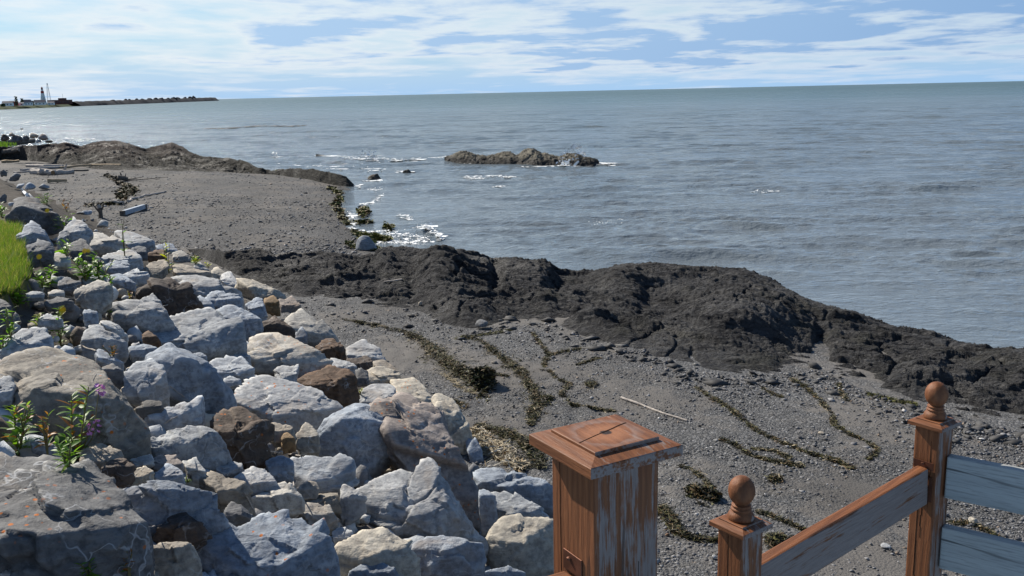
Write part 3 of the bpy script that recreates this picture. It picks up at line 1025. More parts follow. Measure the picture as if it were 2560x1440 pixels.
def rock_shape(pts, sub, rng, chips=4, p=26, rough=1.0, layered=0.5, notch=0):
    """a broken stone whose hull is pts (n,3): planar fracture faces, chipped corners, bedding steps and grain"""
    pts = np.asarray(pts, float)
    pts = pts.mean(0) + (pts - pts.mean(0)) * 1.05
    N, D = hull_planes(pts)
    c = (pts.min(0) + pts.max(0)) / 2 * 0.5 + pts.mean(0) * 0.5
    ext = (pts.max(0) - pts.min(0)) / 2 + 1e-3
    size = float(np.cbrt(ext.prod()) * 2)
    V, Fc = ico(sub)
    d = V * ext
    d = d / np.linalg.norm(d, axis=1)[:, None]
    Nn, Dd = list(N), list(D - N @ c)
    for _ in range(chips):
        n = rng.normal(size=3)
        n[2] = abs(n[2]) * 0.9
        n /= np.linalg.norm(n)
        sup = ((pts - c) @ n).max()
        Nn.append(n)
        Dd.append(sup * rng.uniform(0.85, 0.99))
    Nn, Dd = np.array(Nn), np.maximum(np.array(Dd), 0.04 * size)
    a = np.maximum((d @ Nn.T) / Dd[None], 1e-6)
    mx = a.max(1)
    t = 1 / (mx * ((a / mx[:, None]) ** p).sum(1) ** (1.0 / p))
    # notches: blocks broken away along two planes, leaving steps and ledges
    for _ in range(notch):
        n1_ = rng.normal(size=3)
        n1_[2] = abs(n1_[2]) + 0.2
        n1_ /= np.linalg.norm(n1_)
        n2_ = rng.normal(size=3)
        n2_ -= n1_ * (n2_ @ n1_) * 0.8
        n2_ /= np.linalg.norm(n2_)
        s1, s2 = ((pts - c) @ n1_).max(), ((pts - c) @ n2_).max()
        a1 = np.maximum((d @ n1_) / (s1 * rng.uniform(0.70, 0.93)), 1e-6)
        a2 = np.maximum((d @ n2_) / (s2 * rng.uniform(0.15, 0.75)), 1e-6)
        t = np.minimum(t, np.maximum(1 / a1, 1 / a2))
    Pq = d * t[:, None]
    o = rng.uniform(-50, 50, 3)
    q = Pq / size
    n1 = fbm(q * 1.9 + o, 3)
    n2 = fbm(q * 5.0 + o, 4, 0.55, ridge=True)
    n3 = fbm(q * 20 + o, 4, 0.6)
    # fracture facets: small planes that break against each other
    fac = 0
    for K, am in ((12, 0.10), (60, 0.05)):
        ce = q[rng.integers(len(q), size=K)] + rng.normal(0, 0.03, (K, 3))
        gr_ = rng.normal(0, am, (K, 3))
        qq = q + 0.03 * n3[:, None]
        near = ((qq ** 2).sum(1)[:, None] - 2 * qq @ ce.T + (ce ** 2).sum(1)[None]).argmin(1)
        fac = fac + ((q - ce[near]) * gr_[near]).sum(1)
    disp = 0.010 * n1 + 0.004 * n2 + 0.009 * n3 + fac
    if layered > 0:
        bd = rng.normal(size=3) * np.array([0.5, 0.5, 1.0])
        bd /= np.linalg.norm(bd)
        s = (q @ bd) * rng.uniform(4, 8) + n1 * 2.6 + n2 * 0.35
        st = s - np.floor(s)
        st = np.clip(st / 0.75, 0, 1) - np.clip((st - 0.75) / 0.25, 0, 1)
        msk = np.clip(fbm(q * 2.3 + o + 9, 2) * 3 + 0.4, 0, 1)
        disp = disp + layered * rng.uniform(0.2, 1.0) * 0.065 * (st - 0.5) * msk
    cr = np.abs(perlin((q + 0.18 * n1[:, None]) * 2.1 + o + 5))
    disp = disp - 0.035 * np.exp(-(cr / 0.022) ** 2) * np.clip(perlin(q * 1.5 + o + 30) * 3 + 0.3, 0, 1)
    disp = size * rough * disp
    Pq = Pq + d * disp[:, None] * np.minimum(1, t / size * 2.4)[:, None]
    return Pq + c, Fc, size


def make_stone(name, pts, tone, label, group, sub=4, seed=0, lich=0.0, cat='boulder', chips=5, p=60, rough=1.0, layered=0.5, flat=True, notch=0):
    rng = np.random.default_rng(seed)
    V, Fc, size = rock_shape(pts, sub, rng, chips, p, rough, layered, notch)
    loc = np.array([V[:, 0].mean(), V[:, 1].mean(), V[:, 2].min()])
    o = mesh_np(name, V - loc, Fc, [M['boulder']], not flat, loc=loc)
    tint = np.array([(1.06, 1.0, 0.90), (0.97, 1.0, 1.03), (1.0, 1.0, 0.98), (0.84, 0.87, 0.90)][int(rng.integers(4))])
    if 'blu' in label:
        tint = np.array((0.95, 1.0, 1.06))
    elif any(w_ in label for w_ in ('tan', 'cream', 'brown', 'rust', 'ochre', 'pink', 'white')):
        tint = np.ones(3)
    t = np.array(TONE[tone]) * tint * (1 + rng.uniform(-0.20, 0.06))
    o.color = (*t, lich)
    tag(o, label, cat, group)
    return o


def rock3d(T, B, Ft, lean, tilt, depth_k=1.0):
    """from the seen outlines (back edge of the top, brow, foot of the front) to points in space, resting on the bank"""
    T, B, Ft = (np.array(q, float) for q in (T, B, Ft))
    fm = Ft.mean(0)
    P0 = ray_land([fm[0]], [fm[1]])[0]
    hd = P0 - CAM
    hd[2] = 0
    hd /= np.linalg.norm(hd)
    side = np.array([hd[1], -hd[0], 0])
    n1 = -hd * math.cos(R(lean)) + np.array([0, 0, 1]) * math.sin(R(lean))

    def hit(pts, n, p):
        d = px_dir(pts[:, 0], pts[:, 1])
        t = ((p - CAM) @ n) / (d @ n)
        return CAM + d * t[:, None]
    Bq = hit(B, n1, P0)
    Fq = hit(Ft, n1, P0)
    allx = np.concatenate([T[:, 0], B[:, 0], Ft[:, 0]])
    mxx, wpx = (allx.max() + allx.min()) / 2, (allx.max() - allx.min()) / 2 + 1e-6
    dist = np.linalg.norm(P0 - CAM)
    width = 2 * wpx / F_PX * dist

    def push(Pq, px):
        u = np.clip((px - mxx) / wpx, -1, 1)
        d = (Pq - CAM) / np.linalg.norm(Pq - CAM, axis=1)[:, None]
        return Pq + d * (0.19 * width * np.abs(u) ** 2.2)[:, None]
    n2 = np.array([0, 0, 1]) * math.cos(R(tilt)) - hd * math.sin(R(tilt))
    Tq = hit(T, n2, Bq.mean(0))
    # do not let the back run away
    bd = ((Bq.mean(0) - CAM) @ hd)
    for i in range(len(Tq)):
        dd = (Tq[i] - CAM) @ hd
        lim = bd + 1.25 * width * depth_k
        mn = bd + 0.05 * width
        k = min(max(dd, mn), lim)
        Tq[i] = CAM + (Tq[i] - CAM) * (k / dd)
    Bq, Fq = push(Bq, B[:, 0]), push(Fq, Ft[:, 0])
    hgt = max(Bq[:, 2].mean() - Fq[:, 2].mean(), 0.15 * width)
    low1 = Fq + hd * 0.12 * width + np.array([0, 0, -0.22 * width])
    low2 = Tq + np.array([0, 0, -1.0]) * max(hgt * 0.8, 0.3 * width) - hd * 0.05 * width
    return np.concatenate([Tq, Bq, Fq, low1, low2])


def parse(s):
    return [tuple(float(k) for k in q.split(',')) for q in s.split()]


BOULDER_GROUP = 'rough boulders piled along the bank'
# tone | lichen | tilt | label | top back edge | brow | foot      (picture coordinates)
ROCKS = '''
dg|1|12|huge dark boulder with orange lichen dots in the bottom corner beneath the fireweed|-90,1160 0,1122 95,1103 190,1160 275,1230 345,1310|-90,1330 60,1342 200,1372 330,1405 368,1352|-90,1520 200,1500 330,1442
bg|0|14|blocky blue grey boulder with a flat pale top beside the huge lichen boulder|284,1224 350,1214 470,1216 538,1220|278,1236 400,1230 500,1236 515,1246 545,1242|365,1325 420,1338 520,1340 552,1328
bd|0|18|dark brown rounded stone under the blocky flat topped boulder|398,1320 430,1290 465,1287 500,1305|385,1345 420,1320 470,1302 518,1325|385,1355 450,1358 525,1345
tn|0|14|tan layered stone split like a stack of slabs at the bottom edge|367,1364 420,1350 488,1343|370,1378 440,1370 498,1374|380,1450 440,1452 502,1448
bg|1|26|long blue grey slab with a hollow top and orange dots at the bottom edge|495,1350 560,1323 640,1290 725,1268 765,1278 835,1335|500,1440 600,1422 700,1412 780,1388 838,1354|560,1480 700,1472 825,1425
lg|0|16|pale rounded stone leaning on the back of the long hollowed slab|730,1268 775,1258 820,1260 842,1285|765,1290 800,1302 843,1302|785,1330 815,1327 845,1310
lg|0|16|small upright wedge stone standing in front of the twin peaked boulder|852,1222 862,1214 885,1222 916,1243|852,1246 870,1237 912,1250|850,1312 875,1302 905,1268
tn|0|10|thin layered stones lying behind the pale rounded stone|745,1255 790,1235 840,1234 848,1245|760,1263 850,1264|800,1272 850,1282
lg|0|20|pale pointed stone with a sunlit roof shaped top above the long hollowed slab|633,1245 680,1215 711,1201 735,1222 758,1247|640,1263 680,1242 718,1234 758,1250|660,1284 735,1270
tn|0|18|tan knobbly boulder just above the blocky flat topped boulder|498,1195 530,1177 545,1188 585,1192 610,1212|545,1226 580,1226 602,1236|550,1256 600,1264 640,1286
dg|0|16|dark round stone tucked beneath the tan knobbly boulder|560,1278 580,1257 605,1262|560,1292 602,1288|560,1322 642,1302
lg|0|16|grey peaked stone between the tan knobbly boulder and the speckled boulder|580,1187 620,1170 652,1163 668,1175 690,1203|600,1212 640,1208 688,1207|625,1237 662,1237
lg|0|8|flat grey shard resting above the tan knobbly boulder|540,1172 575,1154 605,1156|560,1186 602,1167|555,1192 600,1180
lg|0|22|broad speckled boulder with a rusty corner below the domed blue boulder|700,1160 735,1162 760,1149 782,1137 840,1138 885,1150|735,1206 780,1202 830,1196 883,1172|745,1232 800,1232 852,1217
bg|0|16|dark blue shadowed stone against the speckled boulder|665,1150 700,1140 730,1142|668,1167 735,1162|680,1202 732,1202
tn|0|10|small tan block propping the speckled boulder|750,1212 790,1207|745,1226 802,1224|755,1247 792,1247
bg|0|16|large domed blue boulder with a pale left shoulder leaning on the pinkish slab|830,1042 880,1010 915,1010 945,1032 958,1060|764,1112 815,1077 842,1056 900,1048 950,1058 985,1108|790,1132 880,1148 905,1178 935,1168 985,1112
lg|0|30|large pale boulder with twin peaks at the foot of the pinkish slab|898,1230 970,1172 990,1168 1045,1161 1075,1172 1110,1210|905,1258 985,1300 1040,1290 1110,1270 1195,1332|930,1305 1000,1330 1100,1345 1200,1372
bg|0|12|dark blue boulder in shade under the twin peaked boulder|1025,1342 1080,1337 1205,1347|1030,1372 1120,1372 1207,1367|1040,1460 1200,1460
cr|0|24|cream boulder with rusty streaks at the bottom edge right of the long hollowed slab|838,1360 900,1335 955,1325 975,1340 1025,1352 1045,1385|845,1388 900,1400 945,1385 990,1392 1047,1402|830,1460 930,1462 1048,1460
bg|0|16|blue grey lump cut by the bottom edge before the cream boulder|880,1427 910,1406 950,1405 990,1427|870,1443 1000,1443|870,1480 1000,1480
wh|0|14|small whitish stone wedged above the cream boulder|828,1330 855,1316 880,1328|835,1343 882,1337|838,1354 870,1347
pk|1|26|long pinkish grey slab sloping down to the beach behind the wooden post|932,1022 997,985 1040,992 1080,1022 1140,1120 1190,1210|945,1062 1020,1142 1110,1232 1182,1242|1110,1302 1190,1292 1206,1262
cr|0|20|cream rounded rock along the beach side of the pinkish slab|1080,992 1100,982 1140,1010 1165,1045|1090,1032 1120,1067 1150,1072 1175,1066|1110,1102 1160,1147 1190,1132
bg|0|16|small bluish rock below the cream rounded rock at the edge of the gravel|1165,1102 1190,1085 1202,1120|1170,1132 1206,1142|1180,1157 1210,1155
lg|0|12|flat pale slabs with a crack at the head of the pinkish slab|895,978 930,958 970,956 988,970|895,1001 935,1004 985,987|905,1014 985,1008
cr|1|16|pale cream slab with an orange streak at the beach edge|982,952 1030,945 1060,965 1083,1000|990,987 1040,1007 1084,1016|1040,1020 1088,1027
cr|0|14|two toned cream stone behind the pale cream slab|915,926 945,915 985,925 1000,940|920,946 990,956|930,962 992,964
dg|0|14|small dark upright stone right of the rusty boulder|890,926 905,919 918,930|893,946 921,946|895,962 923,962
bd|0|14|thin dark stone with a tan edge below the snow speckled rock|866,900 920,889 930,905|880,912 929,913|890,927 926,924
tn|0|14|tan stone at the gravel edge beyond the two toned cream stone|930,903 960,898 1000,930|940,917 990,932|945,926 998,938
lg|0|18|white speckled rounded rock standing at the gravel edge|862,862 910,850 945,868 965,900|870,887 920,892 962,907|880,907 962,914
br|0|20|small rust brown peaked stone beside the white speckled rock|792,865 815,847 835,846 858,865|795,882 820,872 860,882|815,899 863,895
lg|0|26|big pale triangular boulder with a split crest near the ledge|710,797 745,767 765,783 810,812 845,840|725,818 775,832 815,842 860,870|735,857 780,852 862,877
bg|0|16|shell shaped striped stone in front of the pale triangular boulder|737,837 755,815 768,830|738,845 768,842|740,857 769,857
bd|0|16|black sided boulder with a rust cap behind the wide pale slab|650,810 690,792 705,803 728,820|640,818 690,808 726,825|602,849 700,838 736,847
lg|1|26|wide pale flat slab in the middle of the pile|600,858 645,838 700,834 760,858 800,875 812,905|612,890 680,905 740,912 803,917|640,929 700,928 792,928
wh|0|20|blue white angular chunk left of the wide pale slab|518,905 555,885 595,890 635,920|540,930 590,937 636,932|545,947 622,954
lg|0|14|pale slab tip showing behind the blue white chunk|525,886 570,868 605,872 622,890|530,895 621,900|540,902 620,906
br|0|22|large rust brown boulder standing out of the grey pile|737,945 770,928 815,912 860,925 890,938|745,959 800,967 840,972 894,952|790,988 850,1022 893,1002
lg|0|14|grey stone between the wide pale slab and the rusty boulder|682,935 695,915 745,912|690,947 740,937|700,957 736,957
lg|0|14|pale stone tucked close behind the large rusty boulder|812,906 830,897 870,903 890,915|820,917 889,924|840,928 886,932
lg|1|24|large pale slab with orange lichen dots in front of the rusty boulder|588,970 660,945 720,955 770,965 815,990 850,1020|600,1008 660,1034 700,1038 790,1033 850,1028|690,1068 750,1082 822,1063
bd|1|16|reddish dark boulder below the lichen dotted pale slab|530,1055 560,1030 620,1032 665,1050|545,1082 600,1077 662,1087|530,1152 600,1162 672,1142
tn|0|12|small grey tan block right of the reddish dark boulder|660,1056 700,1060 738,1072|665,1082 731,1087|680,1103 722,1107
tn|0|16|tan peaked stone in the gap beside the domed blue boulder|737,1086 765,1060 785,1070 798,1090|740,1097 797,1100|750,1132 795,1128
oc|0|14|narrow ochre stone in the gap left of the tan peaked stone|704,1087 720,1080 736,1096|704,1096 738,1102|708,1132 740,1122
bg|0|20|big dark blue triangular boulder left of centre in the pile|365,890 400,862 430,856 460,870 520,910|380,907 430,894 480,908 550,962 583,987|420,984 500,1028 584,1030
lg|0|24|pale square block leaning on the dark blue triangular boulder|308,935 340,910 385,895 402,908|310,967 350,982 400,950 416,930|315,988 370,1002 421,1000
dg|0|12|small dark stone under the pale square block|340,1023 370,998 408,1000|345,1028 408,1012|345,1042 402,1032
lg|0|22|pale knife edged stone below the dark blue triangular boulder|358,1046 400,1022 455,1008 500,994|365,1064 430,1050 492,1020|375,1075 440,1068 502,1057
lg|0|26|large pale boulder with a shaded right face in the left half of the pile|362,1105 420,1085 470,1063 505,1058 540,1085|335,1138 400,1128 460,1113 500,1092 532,1100|400,1134 480,1164 560,1172 573,1147
tn|0|18|tan grey flat stone beside the foot of the fireweed|205,1127 245,1107 300,1125|200,1152 270,1153 312,1148|200,1172 292,1164
bd|0|16|dark brown stone at the edge of the huge lichen boulder|268,1150 300,1142 340,1165|255,1172 331,1177|250,1212 317,1220
cr|0|20|small cream and white pyramid stone above the blocky flat topped boulder|314,1192 360,1160 382,1178|320,1202 355,1193 383,1186|330,1210 383,1212
pk|0|14|small pinkish stone below the large pale boulder|374,1153 392,1137 440,1140 456,1160|380,1164 456,1167|390,1174 452,1174
bg|0|18|small blue grey tent shaped stone below the small pinkish stone|390,1182 415,1160 445,1165 460,1186|388,1192 456,1197|400,1210 456,1212
lg|0|20|small grey pointed stone at the shaded side of the large pale boulder|455,1152 492,1145 512,1180|465,1168 507,1192|480,1197 511,1197
lg|0|12|small pale stone under the front of the large pale boulder|330,1149 375,1134 384,1146|335,1161 381,1154|340,1166 380,1160
tn|1|22|massive slab with a sunlit top and dark front behind the fireweed|8,935 18,905 80,888 150,878 225,898 280,945 330,1010 350,1045|38,1000 100,992 170,988 260,1010 335,1047 352,1054|35,1024 60,1092 190,1112 300,1097 346,1077
lg|0|12|small grey stone touching the left end of the massive slab|-30,950 20,935 38,955|-30,985 33,977|-30,1008 26,997
lg|0|18|blue grey dome stone cut by the left edge above the massive slab|2,860 55,822 105,815 126,840|5,872 60,868 133,865|30,886 122,882
lg|0|26|cone shaped grey stone above the massive slab|205,860 222,815 243,808 285,835 322,858|212,874 245,845 290,860 321,867|215,887 311,882
lg|0|14|thin pale stone behind the cone shaped stone|252,803 268,800 300,815 318,840|256,810 300,828 319,846|268,820 316,850
lg|0|20|long pale slab with a knobbed far end in the upper pile|325,838 370,808 450,800 460,787 520,772 560,782 590,810|330,850 400,857 470,862 540,866 585,848 598,852|340,862 470,882 530,882 599,870
br|0|16|small red brown chip on the near end of the long pale slab|357,835 370,825 391,840|357,845 400,848|365,862 405,867
bg|0|14|small bluish stone at the near corner of the long pale slab|325,870 360,860 395,870|327,878 394,878|330,892 391,892
bg|0|20|dark blue triangular stone beyond the long pale slab|545,775 580,762 610,782 655,798|560,793 600,800 651,806|590,843 625,828 651,813
bg|0|12|dark blue block beside the ochre block|617,762 640,742 655,745|620,772 661,768|635,797 669,800
oc|0|16|orange ochre block near the dark rock ledge|659,746 684,737 698,752|662,756 690,760 700,762|668,778 701,784
cr|0|20|long tan slab lying along the foot of the dark ledge|585,692 640,702 690,725 716,742|620,717 660,737 700,750|640,742 702,762
pk|0|16|pinkish pale stone at the end of the long tan slab|700,753 730,740 752,765|702,764 750,774|705,784 751,779
wh|0|16|bright white chunk at the head of the long tan slab|553,690 578,683 600,710|556,704 601,717|570,714 611,732
dg|0|16|large dark humped boulder at the far end of the pile beside the lawn|30,525 52,495 73,492 105,512 147,535|32,542 60,520 100,530 146,542|35,560 90,558 149,555
lg|0|6|flat pale slab resting behind the dark humped boulder|64,488 76,486 108,512|68,494 106,516|72,500 105,522
bg|0|26|cone shaped bluish boulder beside the lawn|42,600 70,557 80,552 110,575|50,607 80,585 113,592|55,617 131,612
dg|0|20|dark blocky boulder under the cone shaped bluish boulder|70,615 90,602 125,608|70,632 105,626 136,627|80,654 131,647
lg|0|28|faceted grey boulder with a sharp ridge in the upper pile|140,600 160,570 185,545 205,548 225,575|145,612 190,580 215,575 231,588|150,617 216,605
lg|0|14|wide flat slab on the upper pile next to the gravel|222,600 232,577 258,582 310,602|225,614 260,608 313,617|235,630 301,632
lg|0|14|second flat slab half buried in the gravel beyond the wide flat slab|290,578 330,582 385,600|320,612 386,610|325,618 386,615
dg|0|22|dark wedge stone in front of the wide flat slab|170,612 205,595 235,628|175,627 226,628|180,642 236,637
bg|0|18|small bluish stone at the gravel edge past the wide flat slab|388,617 410,605 430,610 445,628|390,622 445,632|395,632 446,636
dg|0|12|dark blue stone in the shade of the flat slabs|330,623 345,614 366,618|332,630 369,630|335,646 369,645
br|0|14|small red topped stone among pale stones near the tall grass stalk|368,636 385,622 412,624|370,640 414,638|375,652 414,652
lg|0|18|pale stone beside the tall grass stalk|430,634 455,625 472,640|432,643 480,650|440,655 486,660
lg|0|12|long wavy pale slab behind the leafy weed|250,640 290,630 325,625 355,645|255,652 300,650 354,655|270,664 354,668
wh|0|16|whitish lumpy stone beside the leafy weed|122,650 140,630 160,628 174,645|124,656 173,655|126,664 172,666
bg|0|16|bluish split stone in front of the long wavy slab|265,662 282,650 320,650 324,668|268,672 323,672|274,680 320,680
lg|0|18|rounded pale stone in front of the bluish split stone|300,690 345,668 370,688|304,696 371,694|312,705 366,705
tn|0|20|tan topped block with a black front by the grass stalk|357,672 380,655 418,650|365,692 395,683 419,668|375,702 411,699
tn|0|14|wide tan flat slab at the head of the dark ledge|428,658 480,665 528,680|440,682 529,692|450,694 526,699
lg|0|14|small pale stone on the end of the wide tan flat slab|484,662 500,655 524,675|486,668 524,678|488,676 522,682
cr|0|16|cream stone next to the seaweed at the ledge|528,676 545,665 570,690|530,684 570,694|534,696 568,700
lg|0|24|rounded boulder with a pale top and an orange patch in the left pile|188,722 215,705 250,698 277,712|186,738 230,731 277,738|205,768 245,778 277,750
dg|0|16|dark stone left of the orange patched boulder|145,705 165,690 200,705|145,714 203,714|150,726 190,728
bg|0|18|bluish peaked stone behind the orange patched boulder|205,695 230,678 265,694|208,700 265,699|212,707 262,706
bg|0|14|low bluish stone beside the bluish peaked stone|268,692 295,680 338,706|272,698 338,710|276,704 336,714
bd|0|22|large dark brown boulder with a pale rim in the middle of the upper pile|340,712 375,697 425,700 490,730|345,728 400,718 482,742|400,772 440,802 496,778
lg|0|18|long layered pale slab on top of the dark brown boulder|418,700 470,690 540,700 598,720|440,717 520,737 599,742|470,738 540,748 601,751
lg|0|18|block with a smooth pale top and dark front before the dark brown boulder|270,755 300,748 390,752 430,790|275,777 340,788 380,780 422,803|290,803 350,813 433,808
lg|0|22|pale fin behind the smooth topped block|350,750 380,732 402,752|353,755 403,757|356,762 402,764
bg|0|16|bluish slab stone beyond the long layered slab|515,746 530,728 575,730 602,746|518,752 602,754|525,763 601,768
bg|0|16|small bluish stone between the dark brown boulder and the bluish slab stone|485,755 500,737 535,760|488,764 535,768|492,776 530,778
dg|0|12|rusty dark flat stone near the left plants|112,755 140,738 183,752|114,760 184,758|120,767 178,766
lg|0|8|thin grey slab below the leafy plants|65,734 80,727 110,730|66,738 110,737|68,744 108,744
lg|0|8|small pale flat stone left of the orange patched boulder|120,731 140,723 160,728|122,735 160,734|124,740 158,740
bg|0|10|small bluish block by the tall yellow flower|208,780 225,774 243,778|209,785 245,785|212,809 246,812
dg|0|14|dark stone cut by the left edge under the leafy plants|-30,760 0,748 28,765|-30,775 33,775|-30,822 30,818
lg|0|12|pale flat stone with yellow plants around it|93,797 125,780 157,798|96,803 156,803|100,812 150,812
bg|0|18|thin dark sliver stone between the massive slab and the pale square block|240,886 250,872 306,905|242,892 305,910|246,900 304,914
dg|0|12|dark stone sunk in the gap behind the pale square block|258,915 280,908 308,925|258,925 308,935|262,958 308,960
bg|0|14|small grey round stone against the dark blue triangular boulder|480,888 500,880 516,890|482,895 517,895|484,904 516,904
lg|0|16|small pale wedge stone below the blue white chunk|556,954 575,940 600,948|560,960 600,954|566,968 598,962
bg|0|24|pale bluish boulder between the twin peaked boulder and the wooden post|1175,1157 1215,1165 1300,1185 1375,1205|1190,1197 1260,1217 1375,1252|1200,1217 1300,1262 1378,1292
lg|0|22|pale angular boulder behind the lower part of the wooden post|1215,1237 1255,1217 1290,1235 1375,1275|1225,1262 1270,1287 1340,1302|1240,1287 1340,1312
cr|0|26|large creamy yellow boulder against the base of the wooden post|1207,1332 1255,1285 1300,1298 1335,1288 1385,1295|1235,1365 1290,1360 1385,1368|1240,1440 1310,1455 1390,1450
bg|0|10|dark blue shadowed rock left of the creamy yellow boulder|1195,1217 1220,1222 1240,1240|1197,1240 1242,1252|1205,1332 1240,1332
bg|0|18|blue grey rock cut by the bottom edge beside the creamy yellow boulder|1205,1432 1260,1415 1312,1427|1205,1445 1312,1445|1210,1480 1312,1480
bd|0|18|brown streaked dark rock in the shade of the pinkish slab|960,1132 1005,1115 1045,1115 1085,1150 1100,1165|990,1162 1050,1153 1097,1182|1000,1173 1092,1203
bg|0|16|blue white lobed stone at the back of the huge lichen boulder|76,1104 110,1097 150,1122|80,1112 152,1132|84,1120 150,1140
lg|0|14|white edged stone at the bottom corner|-20,1424 40,1416 100,1432|-20,1440 104,1446|-20,1470 104,1470
'''


def build_boulders():
    sd = 100
    for ln in ROCKS.strip().splitlines():
        tone, lich, tilt, label, T, B, Fo = ln.split('|')
        T, B, Fo = parse(T), parse(B), parse(Fo)
        sd += 1
        allx = [p[0] for p in T + B + Fo]
        w = max(allx) - min(allx)
        pts = rock3d(T, B, Fo, 14, float(tilt) * 0.65)
        sub = 6 if w > 230 else 5 if w > 50 else 4
        make_stone('boulder', pts, tone, label, BOULDER_GROUP, sub, sd, float(lich), chips=4 if w > 150 else 3, notch=4 if w > 150 else 3 if w > 60 else 1, p=90,
                   rough=1.9 if (tone == 'dg' and w > 200) else 1.5 if tone in ('br', 'bd') else 1.15, layered=0.45)


build_boulders()


def blob_pts(c, w, d, h, rng, n=16):
    v = rng.normal(size=(n, 3))
    v /= np.linalg.norm(v, axis=1)[:, None]
    v[:, 2] = np.where(v[:, 2] < -0.3, v[:, 2] * 0.6, v[:, 2])
    return np.asarray(c) + v * np.array([w / 2, d / 2, h / 2]) * rng.uniform(0.85, 1.05, (n, 1))


# stones seen farther off: name, label, category, group, tone, centre px, foot py, width px, height px
FAR_PILE = 'weathered boulders heaped by the far water'
PILE = [('dark rounded boulder at the left end of the far heap', 'bd', 8, 352, 26, 20), ('dark leaning boulder with a smooth side in the far heap', 'dg', 36, 356, 34, 22), ('reddish boulder at the top of the far heap', 'pk', 27, 340, 20, 10),
        ('brown boulder cap on the crest of the far heap', 'tn', 80, 345, 26, 16), ('pinkish rounded boulder at the seaward end of the far heap', 'pk', 105, 350, 26, 18), ('small dark boulder at the foot of the far heap', 'dg', 62, 352, 18, 18),
        ('low dark boulder at the water end of the far heap', 'bd', 120, 357, 20, 10), ('white cornered boulder at the base of the far heap', 'lg', 94, 358, 16, 11)]


